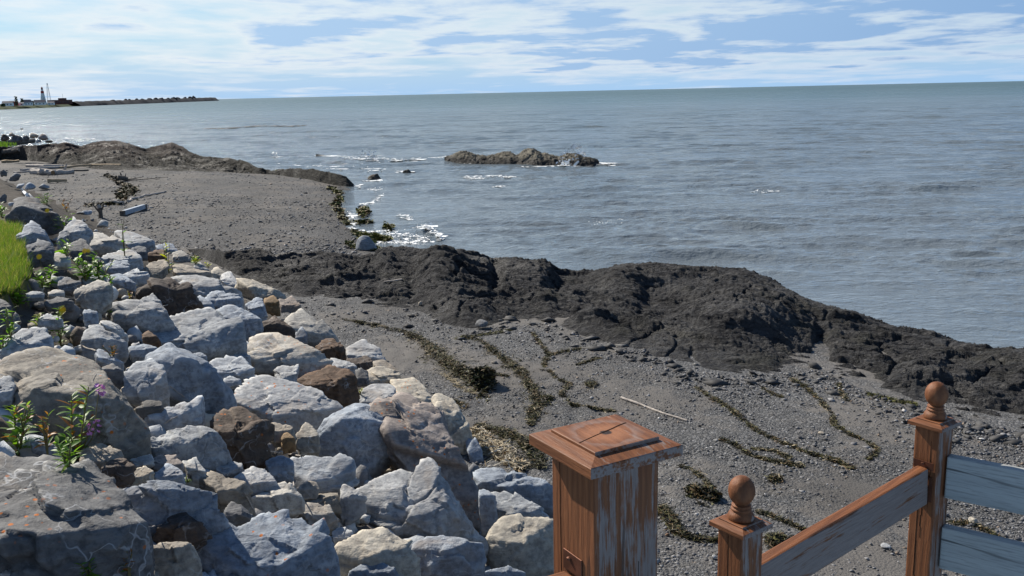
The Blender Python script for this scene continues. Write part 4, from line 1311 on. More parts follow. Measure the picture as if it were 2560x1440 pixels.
def far_stones():
    rng = np.random.default_rng(77)
    for i, (lab, tone, px, fy, wp, hp) in enumerate(PILE):
        P = at_y(np.array([px]), np.array([fy - hp * 0.35]), 84.0)[0]
        k = P[1] / F_PX
        c = P + np.array([0, 0.3 * wp * k, -hp * k * 0.1])
        make_stone('boulder', blob_pts(c, wp * k, wp * k, hp * k * 1.25, rng), tone, lab, FAR_PILE, 3, 300 + i, p=14)
    lone = [('dark stone at the far left end of the bank', 'dg', 8, 448, 20, 22, 'boulder'), ('dark blue stone with a pale driftwood post beside it', 'dg', 32, 458, 34, 24, 'boulder'), ('flat bluish block on the far bank', 'bg', 48, 474, 30, 14, 'boulder'),
            ('bluish block beside the flat block on the far bank', 'bg', 72, 478, 28, 20, 'boulder'), ('small grey pyramid stone alone on the gravel near the cut timber', 'bg', 106, 475, 28, 14, 'stone'),
            ('dark stone under the pale driftwood post', 'dg', 8, 512, 22, 26, 'boulder'), ('pale stone near the weeds at the far bank', 'lg', 28, 518, 22, 12, 'boulder'), ('grey stone lying on gravel near the blue plank', 'bg', 210, 542, 36, 18, 'stone'),
            ('pale half buried stone under the dead branch stump', 'lg', 250, 575, 40, 26, 'stone'), ('dark flat stone beside the dead branch stump', 'dg', 197, 538, 22, 8, 'stone'), ('small stone standing alone in the middle of the gravel', 'dg', 441, 534, 10, 8, 'stone'),
            ('pale pebble stone caught in the middle seaweed strand', 'tn', 1236, 912, 17, 11, 'stone'), ('flat pale stone among the seaweed curls', 'tn', 2055, 1087, 18, 6, 'stone'), ('cream stone beside the grey railing boards', 'cr', 2437, 1312, 26, 16, 'stone'),
            ('grey flat stone on the gravel below the slanted rail', 'lg', 2218, 1372, 26, 8, 'stone'), ('reddish chip on the gravel beside the big wooden post', 'br', 1669, 1343, 13, 10, 'stone'), ('pale round stone by the foot of the ball topped post', 'lg', 1786, 1400, 14, 12, 'stone'),
            ('white stone on the sand behind the tall ball topped post', 'wh', 2456, 1101, 14, 5, 'stone'), ('pale standing stone at the near foot of the ledge', 'tn', 1051, 770, 12, 20, 'stone'), ('dark stone at the foot of the ledge by the sand', 'dg', 1205, 824, 44, 26, 'stone')]
    for i, (lab, tone, px, fy, wp, hp, cat) in enumerate(lone):
        P = ray_land([px], [fy], h_land)[0]
        k = np.linalg.norm(P - CAM) / F_PX
        c = P + np.array([0, 0.3 * wp * k, hp * k * 0.40])
        make_stone('boulder' if cat == 'boulder' else 'stone', blob_pts(c, wp * k, wp * k, hp * k * 1.2, rng), tone, lab, None, 3, 400 + i, cat=cat, p=16)
    # the smooth boulder at the water's edge
    P = ray_land([912], [628], h_beach)[0]
    k = np.linalg.norm(P - CAM) / F_PX
    c = P + np.array([0, 0.35, 17 * k])
    rng2 = np.random.default_rng(5)
    pts = c + np.array([(-27, 0, -16), (-26, 10, 4), (-20, 8, 14), (-6, 6, 19), (8, 6, 16), (22, 6, -2), (30, 4, -18), (4, -14, -18), (-18, -10, -18), (-10, -8, 10), (4, -6, 8), (0, 30, 10), (0, 34, -18)]) * k
    make_stone('boulder', pts, 'bg', "smooth grey boulder alone at the water's edge beside seaweed", None, 4, 501, p=12, chips=1, rough=0.6, layered=0.1)
    # islet and wave-washed rocks
    # the reef: one low spine of rock with humps
    P0, P1 = at_z(np.array([1110, 1500.0]), np.array([404.0, 414.0]), 0.0)
    k = P0[1] / F_PX
    nu, nv = 300, 90
    uu, vv = np.linspace(0, 1, nu), np.linspace(-1, 1, nv)
    pxu = 1110 + 390 * uu
    prof = np.zeros(nu)
    for hx, hh, hw, ex in ((1163, 24, 40, 2.2), (1205, 10, 40, 2), (1240, 13, 24, 2), (1275, 25, 38, 2.2), (1312, 18, 28, 2), (1338, 37, 38, 2.4), (1372, 22, 40, 2), (1400, 13, 60, 2), (1438, 24, 40, 2.2), (1470, 12, 26, 2)):
        prof = np.maximum(prof, hh * np.exp(-np.abs((pxu - hx) / hw) ** ex * 1.3))
    cx_ = P0 + (P1 - P0) * uu[:, None]
    depth = 3.4 * (0.35 + 0.65 * np.sin(np.pi * np.clip(uu * 1.02, 0, 1)) ** 0.5)
    X = cx_[:, None, 0] + 0 * vv[None]
    Y = cx_[:, None, 1] + 1.2 + vv[None] * depth[:, None]
    sh = np.clip(1 - np.abs(vv) ** 2.2, 0, 1)
    front = np.exp(-((vv + 0.55) / 0.35) ** 2)
    Z = -0.5 + (prof * k * 0.66 + 0.50)[:, None] * sh[None] ** 0.8
    Z = Z + (fbm(p3(X * 0.9, Y * 0.9, 4.0), 4, ridge=True) * 0.22 + fbm(p3(X * 1.6, Y * 3.0, 8.0), 4, 0.6, ridge=True) * 0.24 + fbm(p3(X * 4, Y * 4, 2.0), 3) * 0.07) * np.clip(sh * 3, 0, 1)[None]
    wet = np.clip(1 - (Z - 0.30) / 0.35, 0, 1)[..., None]
    col = np.array((0.25, 0.235, 0.185)) * (1 - wet) + np.array((0.055, 0.052, 0.048)) * wet
    o = mesh_np('sea_reef', np.stack([X, Y, Z], -1).reshape(-1, 3), grid_faces(nu, nv), [M['slate']], False, col=col.reshape(-1, 3))
    tag(o, 'low offshore reef of grey humped rocks with surf at its end', 'reef')
    isl = 'small rocks awash near the beach'
    for i, (lab, px, fy, wp, hp, tone) in enumerate([('thin dark rock awash in white surf', 797, 393, 34, 8, 'bd'), ('small dark rock awash between the beach and the offshore reef', 1015, 432, 30, 9, 'bd'), ('dark weedy rock awash off the end of the low ledge', 933, 448, 42, 15, 'bd'), ('tiny dark rock in the sun glitter', 53, 324, 9, 4, 'bd')]):
        P = at_z(np.array([px]), np.array([fy]), 0.0)[0]
        k = np.linalg.norm(P - CAM) / F_PX
        w, hgt = wp * k, hp * k * 1.0
        v = rng.normal(size=(26, 3))
        v /= np.linalg.norm(v, axis=1)[:, None]
        v[:, 2] = np.abs(v[:, 2])
        pts = P + np.array([0, 0.38 * w, -0.3]) + v * np.array([w / 2, w * 0.42, hgt + 0.3])
        o = make_stone('sea_rock', pts, tone, lab, isl, 4, 600 + i, cat='rock', p=14, chips=5, rough=1.6, layered=0.6, notch=2)
        o.color = (0.05, 0.045, 0.035, 0)



far_stones()


# ------------------------------------------------------------------ small stones packed between the boulders
def ray_fast(px, py, hf=h_land, z0=1.0, it=7):
    z = np.full(np.shape(px), z0, float)
    for _ in range(it):
        P = at_z(px, py, z)
        z = 0.5 * z + 0.5 * hf(P[..., 0], P[..., 1])
    P = at_z(px, py, z)
    return P


def scatter(name, P, size, tones, mat, label, sub=1, flat=0.6, seed=0, spin=True, kind='stuff', sink=0.3):
    """many little stones in one mesh"""
    rng = np.random.default_rng(seed)
    n = len(P)
    if sub == 0:
        V = np.array([(1, 0, 0), (-1, 0, 0), (0, 1, 0), (0, -1, 0), (0, 0, 1), (0, 0, -1)], float)
        Fc = np.array([(0, 2, 4), (2, 1, 4), (1, 3, 4), (3, 0, 4), (2, 0, 5), (1, 2, 5), (3, 1, 5), (0, 3, 5)])
    else:
        V, Fc = ico(sub)
    m = len(V)
    q = V[None] * rng.uniform(0.7, 1.25, (n, m, 1))
    sc = size[:, None] * np.stack([rng.uniform(0.7, 1.3, n), rng.uniform(0.6, 1.0, n), rng.uniform(0.55, 1.2, n) * flat], -1)
    q = q * sc[:, None, :]
    a = rng.uniform(0, 6.28, n)
    tl = rng.normal(0, 0.25, n)
    ca, sa, ct, st = np.cos(a), np.sin(a), np.cos(tl), np.sin(tl)
    x, y, z = q[..., 0], q[..., 1], q[..., 2]
    x, z = x * ct[:, None] - z * st[:, None], x * st[:, None] + z * ct[:, None]
    x, y = x * ca[:, None] - y * sa[:, None], x * sa[:, None] + y * ca[:, None]
    q = np.stack([x, y, z], -1) + P[:, None, :]
    q[..., 2] += (sc[:, 2] * (1 - 2 * sink))[:, None] * 0.5
    Fa = (Fc[None] + (np.arange(n) * m)[:, None, None]).reshape(-1, 3)
    col = np.repeat(tones, m, axis=0)
    o = mesh_np(name, q.reshape(-1, 3), Fa, [mat], False, col=col)
    tag(o, label, None, None, kind)
    return o


def pick_tones(rng, n, pal, wts, var=0.2):
    i = rng.choice(len(pal), n, p=np.array(wts) / sum(wts))
    return np.array(pal)[i] * rng.uniform(1 - var, 1 + var, (n, 1))


RIP_PX = [(-40, 540), (60, 545), (120, 610), (150, 520), (260, 540), (385, 600), (450, 620), (520, 672), (620, 712), (770, 785), (865, 850), (950, 890), (1085, 990), (1175, 1100), (1200, 1170), (1375, 1230), (1375, 1460), (-40, 1460)]


def rubble():
    rng = np.random.default_rng(31)
    n = 2400
    px, py = rng.uniform(-40, 1375, n), 540 + 920 * rng.uniform(0, 1, n) ** 1.5
    k = inside(px, py, RIP_PX) & ~inside(px, py, LAWN_PX)
    px, py = px[k], py[k]
    P = ray_land(px, py)
    dist = np.linalg.norm(P - CAM, axis=1)
    sz = np.clip(rng.lognormal(math.log(0.062), 0.5, len(P)), 0.025, 0.16)
    pal = [TONE['lg'], TONE['bg'], TONE['dg'], TONE['tn'], TONE['bd'], TONE['wh']]
    scatter('rubble', P + np.array([0, 0, -0.17]), sz, pick_tones(rng, len(P), pal, [5, 4, 4, 2, 2, 0.6]), M['rubble'], 'small broken stones filling the gaps between the boulders', 2, 0.8, 32)


rubble()


def cobbles():
    """loose shingle lying on the sand"""
    rng = np.random.default_rng(41)
    n = 52000
    px, py = rng.uniform(780, 2620, n), 770 + 690 * rng.uniform(0, 1, n) ** 0.9
    top = np.interp(px, [p[0] for p in NEAR_BASE], [p[1] for p in NEAR_BASE])
    k = (py > top - 6)
    px, py = px[k], py[k]
    P = ray_fast(px, py, h_land)
    d = d_bank(P[:, 0], P[:, 1])
    dens = fbm(P * np.array([0.45, 0.45, 0]) + 2.5, 3)
    near_ledge = np.exp(-((py[:] - top[k]) / 60.0) ** 2)
    k = (d < 0.1) & (rng.uniform(-0.35, 0.35, len(P)) < dens + 0.45 * near_ledge + 0.0) & (P[:, 1] > 3)
    P, nl = P[k], near_ledge[k]
    sz = np.clip(rng.lognormal(math.log(0.0145), 0.5, len(P)), 0.006, 0.07) * (1 + 0.5 * nl)
    pal = [(0.10, 0.10, 0.105), (0.16, 0.16, 0.165), (0.24, 0.24, 0.245), (0.06, 0.06, 0.062), (0.42, 0.41, 0.40), (0.22, 0.17, 0.13)]
    scatter('shingle', P, sz, pick_tones(rng, len(P), pal, [5, 5, 2.2, 3, 0.45, 0.5]), M['pebble'], 'loose grey shingle scattered over the near cove', 0, 0.45, 42)
    n = 17000
    px, py = rng.uniform(-20, 900, n), 425 + 225 * rng.uniform(0, 1, n)
    P = ray_fast(px, py, h_land)
    d = d_bank(P[:, 0], P[:, 1])
    dens = fbm(P * np.array([0.16, 0.16, 0]) + 7.5, 4)
    ins = inside(P[:, 0], P[:, 1], LAND)
    k = (d < 0.3) & ins & (rng.uniform(-0.45, 0.4, len(P)) < dens)
    P = P[k]
    sz = np.clip(rng.lognormal(math.log(0.04), 0.5, len(P)), 0.02, 0.16)
    scatter('far_shingle', P, sz, pick_tones(rng, len(P), pal, [5, 5, 2.5, 4, 0.4, 0.5]), M['pebble'], 'scattered dark stones on the far gravel beach', 0, 0.5, 43)


cobbles()


def slate_pieces():
    """broken slabs shed by the ledge, lying along its foot"""
    rng = np.random.default_rng(47)
    n = 900
    px = rng.uniform(480, 2640, n)
    top = np.interp(px, [p[0] for p in NEAR_BASE], [p[1] for p in NEAR_BASE])
    py = top + rng.normal(2, 13, n) + rng.exponential(8, n)
    P = ray_fast(px, py, h_beach)
    P[:, 2] = np.maximum(P[:, 2], h_land(P[:, 0], P[:, 1]))
    k = rng.uniform(0, 1, n) < 0.25 + 0.9 * np.clip(perlin(P * np.array([0.5, 0.5, 0]) + 3.3) + 0.2, 0, 1)
    P = P[k]
    sz = np.clip(rng.lognormal(math.log(0.06), 0.6, len(P)), 0.03, 0.24)
    pal = [(0.045, 0.044, 0.044), (0.075, 0.073, 0.072), (0.12, 0.118, 0.115)]
    scatter('slate_rubble', P, sz, pick_tones(rng, len(P), pal, [4, 4, 1.5]), M['pebble'], 'broken dark slate pieces along the foot of the rock ledge', 0, 0.38, 48)


slate_pieces()


# ------------------------------------------------------------------ seaweed
OLIVE, DKW, STRAW, BRN, GRN = (0.066, 0.064, 0.017), (0.020, 0.020, 0.012), (0.33, 0.275, 0.18), (0.10, 0.062, 0.022), (0.13, 0.13, 0.02)


def ribbons(P, L, Wd, yaw, pitch, bend, cols):
    """curved blades: 3 cross sections each"""
    n = len(P)
    t = np.array([-0.5, 0.0, 0.5])
    dx, dy = np.cos(yaw), np.sin(yaw)
    s = L[:, None] * t[None]
    cx = P[:, None, 0] + dx[:, None] * s - dy[:, None] * bend[:, None] * (0.25 - t ** 2)[None] * 4 * L[:, None] * 0.3
    cy = P[:, None, 1] + dy[:, None] * s + dx[:, None] * bend[:, None] * (0.25 - t ** 2)[None] * 4 * L[:, None] * 0.3
    cz = P[:, None, 2] + np.sin(pitch)[:, None] * s + (0.25 - t ** 2)[None] * 0.25 * L[:, None]
    wv = np.stack([-dy, dx, 0 * dx], -1)[:, None, :] * Wd[:, None, None] * np.array([0.5, 1.0, 0.35])[None, :, None]
    wv[..., 2] += (np.random.default_rng(1).normal(0, 0.5, n) * Wd)[:, None]
    c = np.stack([cx, cy, cz], -1)
    V = np.stack([c - wv, c + wv], 2).reshape(n, 6, 3)
    f = np.array([(0, 1, 3, 2), (2, 3, 5, 4)])
    Fa = (f[None] + (np.arange(n) * 6)[:, None, None]).reshape(-1, 4)
    return V.reshape(-1, 3), Fa, np.repeat(cols, 6, axis=0)


def wrack(label, line, n, thick=0.05, pal=((OLIVE, 4), (DKW, 4), (STRAW, 1), (BRN, 2)), blade=(0.085, 0.0065), hf=h_land, name='seaweed', seed=0, tuft=1.0):
    """line: (px, py, half width in px) points"""
    rng = np.random.default_rng(seed + int(line[0][0]))
    a = np.array(line, float)
    if len(a) > 2 and name == 'seaweed':
        a[:, 2] = np.where(a[:, 2] < 13, a[:, 2] * 0.72, a[:, 2] * 0.88)
    if len(a) == 1:
        a = np.array([a[0] - [a[0][2] * 0.6, 0, 0], a[0] + [a[0][2] * 0.6, 0, 0]])
    seg = np.hypot(np.diff(a[:, 0]), np.diff(a[:, 1])) * (a[:-1, 2] + a[1:, 2])
    cum = np.concatenate([[0], np.cumsum(seg)]) / seg.sum()
    u = rng.uniform(0, 1, n)
    # clumps along the line
    u = u + 0.02 * np.sin(u * 40 + seed) + 0.012 * np.sin(u * 97)
    u = np.clip(u, 0, 1)
    lx, ly, lw = (np.interp(u, cum, a[:, i]) for i in range(3))
    ang = np.interp(u, cum, np.concatenate([np.arctan2(np.diff(a[:, 1]), np.diff(a[:, 0]))] * 1 + [[math.atan2(a[-1, 1] - a[-2, 1], a[-1, 0] - a[-2, 0])]]))
    off = rng.normal(0, 1, n) * np.where(rng.uniform(0, 1, n) < 0.82, 0.25, 0.85) * lw
    offl = rng.normal(0, 0.25, n) * lw
    px = lx + offl - np.sin(ang) * off
    py = ly + (np.cos(ang) * off + np.sin(ang) * offl) * 0.6
    P = ray_fast(px, py, hf)
    core = np.exp(-(off / (lw + 1e-6)) ** 2 * 2.5)
    P[:, 2] += rng.uniform(0.004, 0.8, n) * thick * core * np.clip(lw / 18, 0.35, 1.6)
    pc = np.array([p[0] for p in pal])
    w = np.array([p[1] for p in pal], float)
    cols = pc[rng.choice(len(pc), n, p=w / w.sum())] * rng.uniform(0.6, 1.35, (n, 1))
    L = blade[0] * rng.uniform(0.5, 1.7, n)
    V, Fa, cc = ribbons(P, L, blade[1] * rng.uniform(0.5, 1.3, n), rng.uniform(0, 6.28, n), rng.normal(0, 0.35, n) * tuft, rng.normal(0, 1, n), cols)
    o = mesh_np(name, V, Fa, [M['weed']], False, col=cc)
    return tag(o, label, None, 'seaweed washed up on the beach', 'stuff')


def seaweed():
    wrack('thick band of olive seaweed and straw from the pale slabs to a dark mound', [(830, 795, 5), (930, 812, 9), (1000, 828, 12), (1050, 850, 18), (1090, 888, 30), (1130, 922, 34), (1180, 950, 34), (1215, 966, 36)], 7500, 0.14, ((OLIVE, 4), (DKW, 3.4), (STRAW, 1.5), (BRN, 1.5)), seed=1)
    wrack('rounded dark seaweed mound at the end of the thick band', [(1205, 962, 34)], 2600, 0.26, ((OLIVE, 3), (DKW, 5), (BRN, 2)), (0.09, 0.013), seed=2)
    wrack('straw litter along the lower edge of the thick seaweed band', [(1110, 935, 6), (1150, 968, 9), (1185, 985, 8)], 260, 0.03, ((STRAW, 1),), (0.12, 0.006), name='straw_litter', seed=3)
    wrack('broad olive seaweed strand running down past a pale pebble', [(1160, 842, 6), (1195, 848, 10), (1225, 870, 14), (1262, 902, 17), (1300, 925, 22), (1325, 965, 18), (1348, 1003, 26), (1335, 1030, 20), (1325, 1062, 12)], 5600, 0.07, seed=4)
    wrack('seaweed spur pointing to the long stick from the broad strand', [(1345, 1002, 16), (1375, 996, 12)], 700, 0.08, seed=5)
    wrack('thin seaweed strand from the ledge that forks twice', [(1330, 830, 5), (1350, 858, 7), (1372, 885, 8), (1362, 908, 9), (1358, 925, 7)], 900, 0.03, seed=6)
    wrack('short seaweed fork pointing towards the ledge boulders', [(1372, 888, 6), (1410, 878, 6), (1450, 872, 4)], 420, 0.03, seed=7)
    wrack('isolated slanting dash of seaweed on the gravel', [(1443, 912, 4), (1470, 903, 5), (1500, 895, 3)], 300, 0.03, seed=8)
    wrack('seaweed strand curling towards the cap of the big post', [(1372, 925, 6), (1395, 950, 7), (1425, 958, 9), (1402, 985, 9), (1430, 1012, 6), (1490, 1022, 6), (1540, 1030, 5)], 1500, 0.04, seed=9)
    wrack('small round seaweed tuft near the long stick', [(1478, 962, 15)], 380, 0.07, seed=10)
    wrack('olive seaweed patch at the foot of the ledge', [(1140, 846, 6), (1200, 838, 9), (1275, 826, 9)], 700, 0.04, ((OLIVE, 5), (DKW, 2), (GRN, 1)), seed=11)
    wrack('long thin seaweed line crossing the gravel right of the stick', [(1740, 968, 4), (1790, 1000, 8), (1830, 1025, 9), (1860, 1052, 10), (1900, 1082, 6), (1960, 1108, 6), (2030, 1136, 8), (2085, 1150, 12), (2130, 1170, 7)], 2400, 0.035, seed=12)
    wrack('hook shaped seaweed line nearest the tall ball topped post', [(1975, 945, 12), (2010, 965, 7), (2050, 1000, 6), (2080, 1035, 6), (2086, 1062, 8), (2130, 1088, 4), (2175, 1108, 6), (2195, 1128, 8), (2170, 1148, 5)], 1700, 0.03, seed=13)
    wrack('short seaweed tassel between the ledge and the hook shaped line', [(2095, 958, 6), (2105, 985, 7), (2118, 1000, 8)], 320, 0.03, seed=14)
    wrack('two thin seaweed lines joining below the long line', [(1800, 1098, 7), (1840, 1112, 7), (1880, 1140, 6), (1930, 1152, 6), (1985, 1162, 12), (2008, 1166, 6)], 1200, 0.03, seed=15)
    wrack('faint upper seaweed line above the joined lines', [(1880, 1122, 3), (1940, 1128, 4), (1975, 1148, 8)], 400, 0.03, seed=16)
    wrack('dark oval seaweed heap right of the big wooden post', [(1725, 1228, 16), (1765, 1240, 24), (1790, 1250, 18)], 2200, 0.14, ((OLIVE, 3), (DKW, 5), (BRN, 2)), (0.08, 0.012), seed=17)
    wrack('seaweed tail above the dark oval heap', [(1700, 1165, 4), (1745, 1185, 6), (1775, 1215, 7)], 500, 0.03, seed=18)
    wrack('bulky seaweed clump touching the big wooden post', [(1655, 1275, 18), (1675, 1300, 20), (1690, 1330, 14), (1730, 1348, 10), (1790, 1352, 8)], 2400, 0.10, seed=19)
    wrack('seaweed mound between the two ball topped posts', [(1925, 1355, 24), (1960, 1368, 26), (1990, 1360, 16)], 1900, 0.12, ((OLIVE, 3), (DKW, 5), (BRN, 2)), seed=20)
    wrack('thin seaweed trail above the slanted rail', [(1895, 1278, 6), (1950, 1298, 5), (2000, 1320, 6), (2035, 1335, 4)], 600, 0.03, seed=21)
    wrack('small seaweed knot beside the lower ball topped post', [(1938, 1198, 14)], 450, 0.06, seed=22)
    wrack('thin dark seaweed trail among the grey railing boards', [(2380, 1308, 4), (2430, 1310, 5), (2470, 1330, 8), (2500, 1350, 5)], 500, 0.03, seed=23)
    wrack('small seaweed wisps below the pale stone on the sand', [(1905, 968, 3), (1930, 985, 4), (1955, 992, 6)], 240, 0.02, seed=24)
    wrack('green seaweed skirt along the foot of the ledge', [(2170, 985, 8), (2230, 1000, 9), (2290, 1010, 6)], 700, 0.05, ((OLIVE, 5), (DKW, 3), (GRN, 2)), seed=25)
    wrack('seaweed and debris line behind the big wooden post', [(1185, 1062, 8), (1240, 1078, 18), (1290, 1095, 24), (1330, 1120, 28), (1345, 1170, 26)], 5200, 0.07, ((OLIVE, 4), (DKW, 4), (BRN, 1), (STRAW, 0.6)), seed=26)
    wrack('heap of broken straw and reeds beside the pale bluish boulder', [(1185, 1075, 16), (1215, 1105, 28), (1250, 1140, 30), (1300, 1170, 24)], 1500, 0.06, ((STRAW, 5), ((0.30, 0.22, 0.13), 2), ((0.55, 0.5, 0.4), 2)), (0.17, 0.009), name='reed_litter', seed=27)
    wrack('dark seaweed strip at the edge of the cream rock', [(1130, 1000, 8), (1165, 1018, 10)], 400, 0.04, seed=28)
    wrack('short dark seaweed strip left of the broad strand', [(1195, 925, 5), (1240, 935, 6), (1270, 940, 4)], 350, 0.03, seed=29)
    far = dict(blade=(0.24, 0.05))
    wrack('olive brown seaweed patch on the far gravel by the driftwood branch', [(315, 466, 18), (335, 472, 16), (310, 486, 18), (300, 498, 14)], 1500, 0.14, ((OLIVE, 4), (DKW, 3), (BRN, 3)), seed=30, **far)
    wrack('dark wrack line on the far gravel below the driftwood logs', [(265, 438, 8), (295, 450, 10), (300, 462, 8)], 500, 0.10, ((DKW, 3), (BRN, 2)), seed=31, **far)
    wrack('dark wrack line beside the blue plank on the far gravel', [(215, 515, 6), (260, 512, 8), (310, 508, 8)], 500, 0.08, ((DKW, 3), (BRN, 2), (OLIVE, 1)), seed=32, **far)
    wrack("yellow green seaweed fringe along the far water's edge", [(820, 468, 7), (845, 480, 12), (850, 500, 10), (838, 512, 14), (850, 530, 10), (855, 545, 12), (872, 562, 8)], 1500, 0.14, ((OLIVE, 3), (GRN, 3), (BRN, 2), (DKW, 1.5)), seed=33, **far)
    hw = lambda X, Y: np.maximum(h_beach(X, Y), 0.03)
    wrack('round clump of golden seaweed in the shallow water', [(908, 530, 14)], 420, 0.28, ((GRN, 4), (OLIVE, 2), (BRN, 3)), hf=hw, seed=34, **far)
    wrack('low strip of seaweed in the shallow water below the round clump', [(880, 556, 6), (905, 555, 7), (928, 556, 5)], 320, 0.12, ((GRN, 3), (OLIVE, 3), (BRN, 1)), hf=hw, seed=35, **far)
    wrack('small floating seaweed clump farthest from the sand', [(972, 568, 11)], 220, 0.16, ((GRN, 3), (OLIVE, 3)), hf=hw, seed=36, **far)
    wrack('bright seaweed mat behind the smooth boulder', [(885, 580, 7), (905, 590, 12), (940, 593, 13), (972, 598, 8)], 800, 0.16, ((GRN, 4), (OLIVE, 3)), hf=hw, seed=37, **far)
    wrack('seaweed skirt around the smooth boulder', [(868, 605, 6), (885, 618, 6), (945, 622, 10)], 350, 0.10, ((GRN, 3), (OLIVE, 3)), hf=hw, seed=38, **far)
    wrack('green weed on the low rocks off the far ledge', [(690, 428, 8), (718, 427, 9)], 260, 0.1, ((OLIVE, 3), (GRN, 1)), seed=39, **far)


seaweed()


# ------------------------------------------------------------------ foam
def foam():
    rng = np.random.default_rng(55)
    V, Fs = [], []
    b = 0

    def patch(line, n, s, up=0.0, hf=None):
        nonlocal b
        n = int(n * (0.75 if line[0][1] < 470 else 1.4))
        up = up * (0.25 if line[0][1] < 470 else 0.6)
        a = np.array(line, float)
        cum = np.concatenate([[0], np.cumsum(np.hypot(np.diff(a[:, 0]), np.diff(a[:, 1])) + 1e-6)])
        u = rng.uniform(0, cum[-1], n)
        lx, ly, lw = (np.interp(u, cum, a[:, i]) for i in range(3))
        px = lx + rng.normal(0, 0.6, n) * lw
        py = ly + rng.normal(0, 0.30, n) * lw
        keep = perlin(p3(px * 0.07, py * 0.33, 3.0)) > rng.uniform(-0.35, 0.15, n)
        px, py = px[keep], py[keep]
        n = len(px)
        P = at_z(px, py, 0.02)
        P[:, 2] = wave_h(P[:, 0], P[:, 1], np.full(n, 0.05)) + 0.03
        P[:, 2] = np.maximum(P[:, 2], h_beach(P[:, 0], P[:, 1]) + 0.02)
        lift = rng.exponential(1.0, n) * up
        P[:, 2] += lift
        for i in range(n):
            r = 0.62 * s * rng.lognormal(0, 0.6)
            ang = np.sort(rng.uniform(0, 6.28, 6))
            rr = r * rng.uniform(0.5, 1.2, 6)
            if up > 0 and lift[i] > 0.05:
                q = [(rr[j] * 0.9 * math.cos(ang[j]), rng.normal(0, r * 0.3), rr[j] * 0.7 * math.sin(ang[j])) for j in range(6)]
            else:
                q = [(rr[j] * 1.5 * math.cos(ang[j]), rr[j] * math.sin(ang[j]), 0.015 * math.sin(ang[j] * 2)) for j in range(6)]
            V.extend([(P[i, 0] + a_, P[i, 1] + b_, P[i, 2] + c_) for a_, b_, c_ in q])
            Fs.append([b + j for j in range(6)])
            b += 6
    patch([(775, 391, 3), (830, 392, 5), (870, 395, 7), (930, 399, 8), (990, 400, 5), (1060, 400, 4)], 700, 0.16)
    patch([(905, 393, 10), (945, 392, 12)], 150, 0.16, 0.45)
    patch([(1070, 396, 4), (1120, 392, 5), (1150, 405, 5), (1180, 408, 3)], 130, 0.25)
    patch([(1400, 418, 6), (1430, 412, 8), (1470, 410, 5), (1530, 411, 3)], 700, 0.26)
    patch([(1402, 416, 7), (1435, 410, 8), (1465, 408, 5)], 500, 0.2, 1.3)
    patch([(1408, 412, 7), (1440, 406, 6)], 90, 0.16, 0.35)
    patch([(1300, 416, 4), (1400, 420, 3)], 70, 0.2)
    patch([(683, 391, 3), (697, 392, 3)], 30, 0.2, 0.5)
    patch([(1165, 444, 5), (1200, 443, 6), (1240, 440, 6), (1285, 444, 4)], 260, 0.12)
    patch([(1235, 466, 3), (1260, 465, 3)], 50, 0.2)
    patch([(690, 412, 6), (800, 414, 10), (900, 420, 12), (960, 425, 8)], 130, 0.22)
    patch([(870, 462, 5), (920, 470, 8), (945, 475, 7), (950, 490, 6), (935, 503, 5), (900, 515, 4)], 330, 0.09)
    patch([(1035, 572, 4), (1065, 578, 7), (1085, 590, 6), (1105, 600, 3)], 220, 0.10, 0.04)
    patch([(1000, 540, 8), (1030, 548, 6)], 60, 0.09)
    patch([(895, 575, 6), (930, 582, 14), (985, 588, 16), (1040, 594, 14), (1075, 598, 8)], 480, 0.055)
    patch([(940, 606, 8), (985, 603, 10), (1040, 606, 6)], 230, 0.055)
    patch([(872, 530, 4), (885, 560, 5), (880, 575, 5)], 120, 0.10)
    patch([(990, 428, 4), (1035, 429, 4)], 40, 0.18)
    patch([(905, 452, 4), (955, 450, 4)], 50, 0.16)
    patch([(60, 345, 6), (150, 352, 10), (230, 350, 8)], 120, 0.35)
    patch([(1560, 552, 14), (1480, 556, 10)], 40, 0.05)
    patch([(1880, 480, 10), (1940, 478, 8)], 26, 0.12)
    groups = np.array(Fs)
    o = mesh_np('sea_foam', np.array(V), groups, [M['foam']], False)
    tag(o, 'white foam and spray where waves meet rocks and shore', None, None, 'stuff')


foam()


def debris_line():
    rng = np.random.default_rng(66)
    n = 260
    u = rng.uniform(0, 1, n)
    px = 515 + 250 * u + rng.normal(0, 3, n)
    py = 322 - 9 * u + 1.5 * np.sin(u * 9) + rng.normal(0, 0.5, n)
    P = at_z(px, py, 0.08)
    r = rng.uniform(0.15, 0.4, n)
    a = rng.uniform(0, 6.28, n)
    V = np.stack([P + np.stack([r * np.cos(a + k * 1.57), r * np.sin(a + k * 1.57) * 2.5, rng.uniform(0, 0.12, n)], -1) for k in range(4)], 1).reshape(-1, 3)
    o = mesh_np('floating_debris', V, np.arange(n * 4).reshape(n, 4), [M['drift_dark']])
    tag(o, 'thin brown line of debris floating on the water below the breakwater', None, None, 'stuff')


debris_line()

# ------------------------------------------------------------------ far shore: headland, lighthouse, mast, buildings, breakwater
def far_pt(px, Y, z):
    """point at distance Y in picture column px, height z"""
    hy = 231 - 0.0225 * (px - 1280)
    p = at_y(np.array([px]), np.array([hy]), Y)[0]
    return np.array([p[0], Y, z])


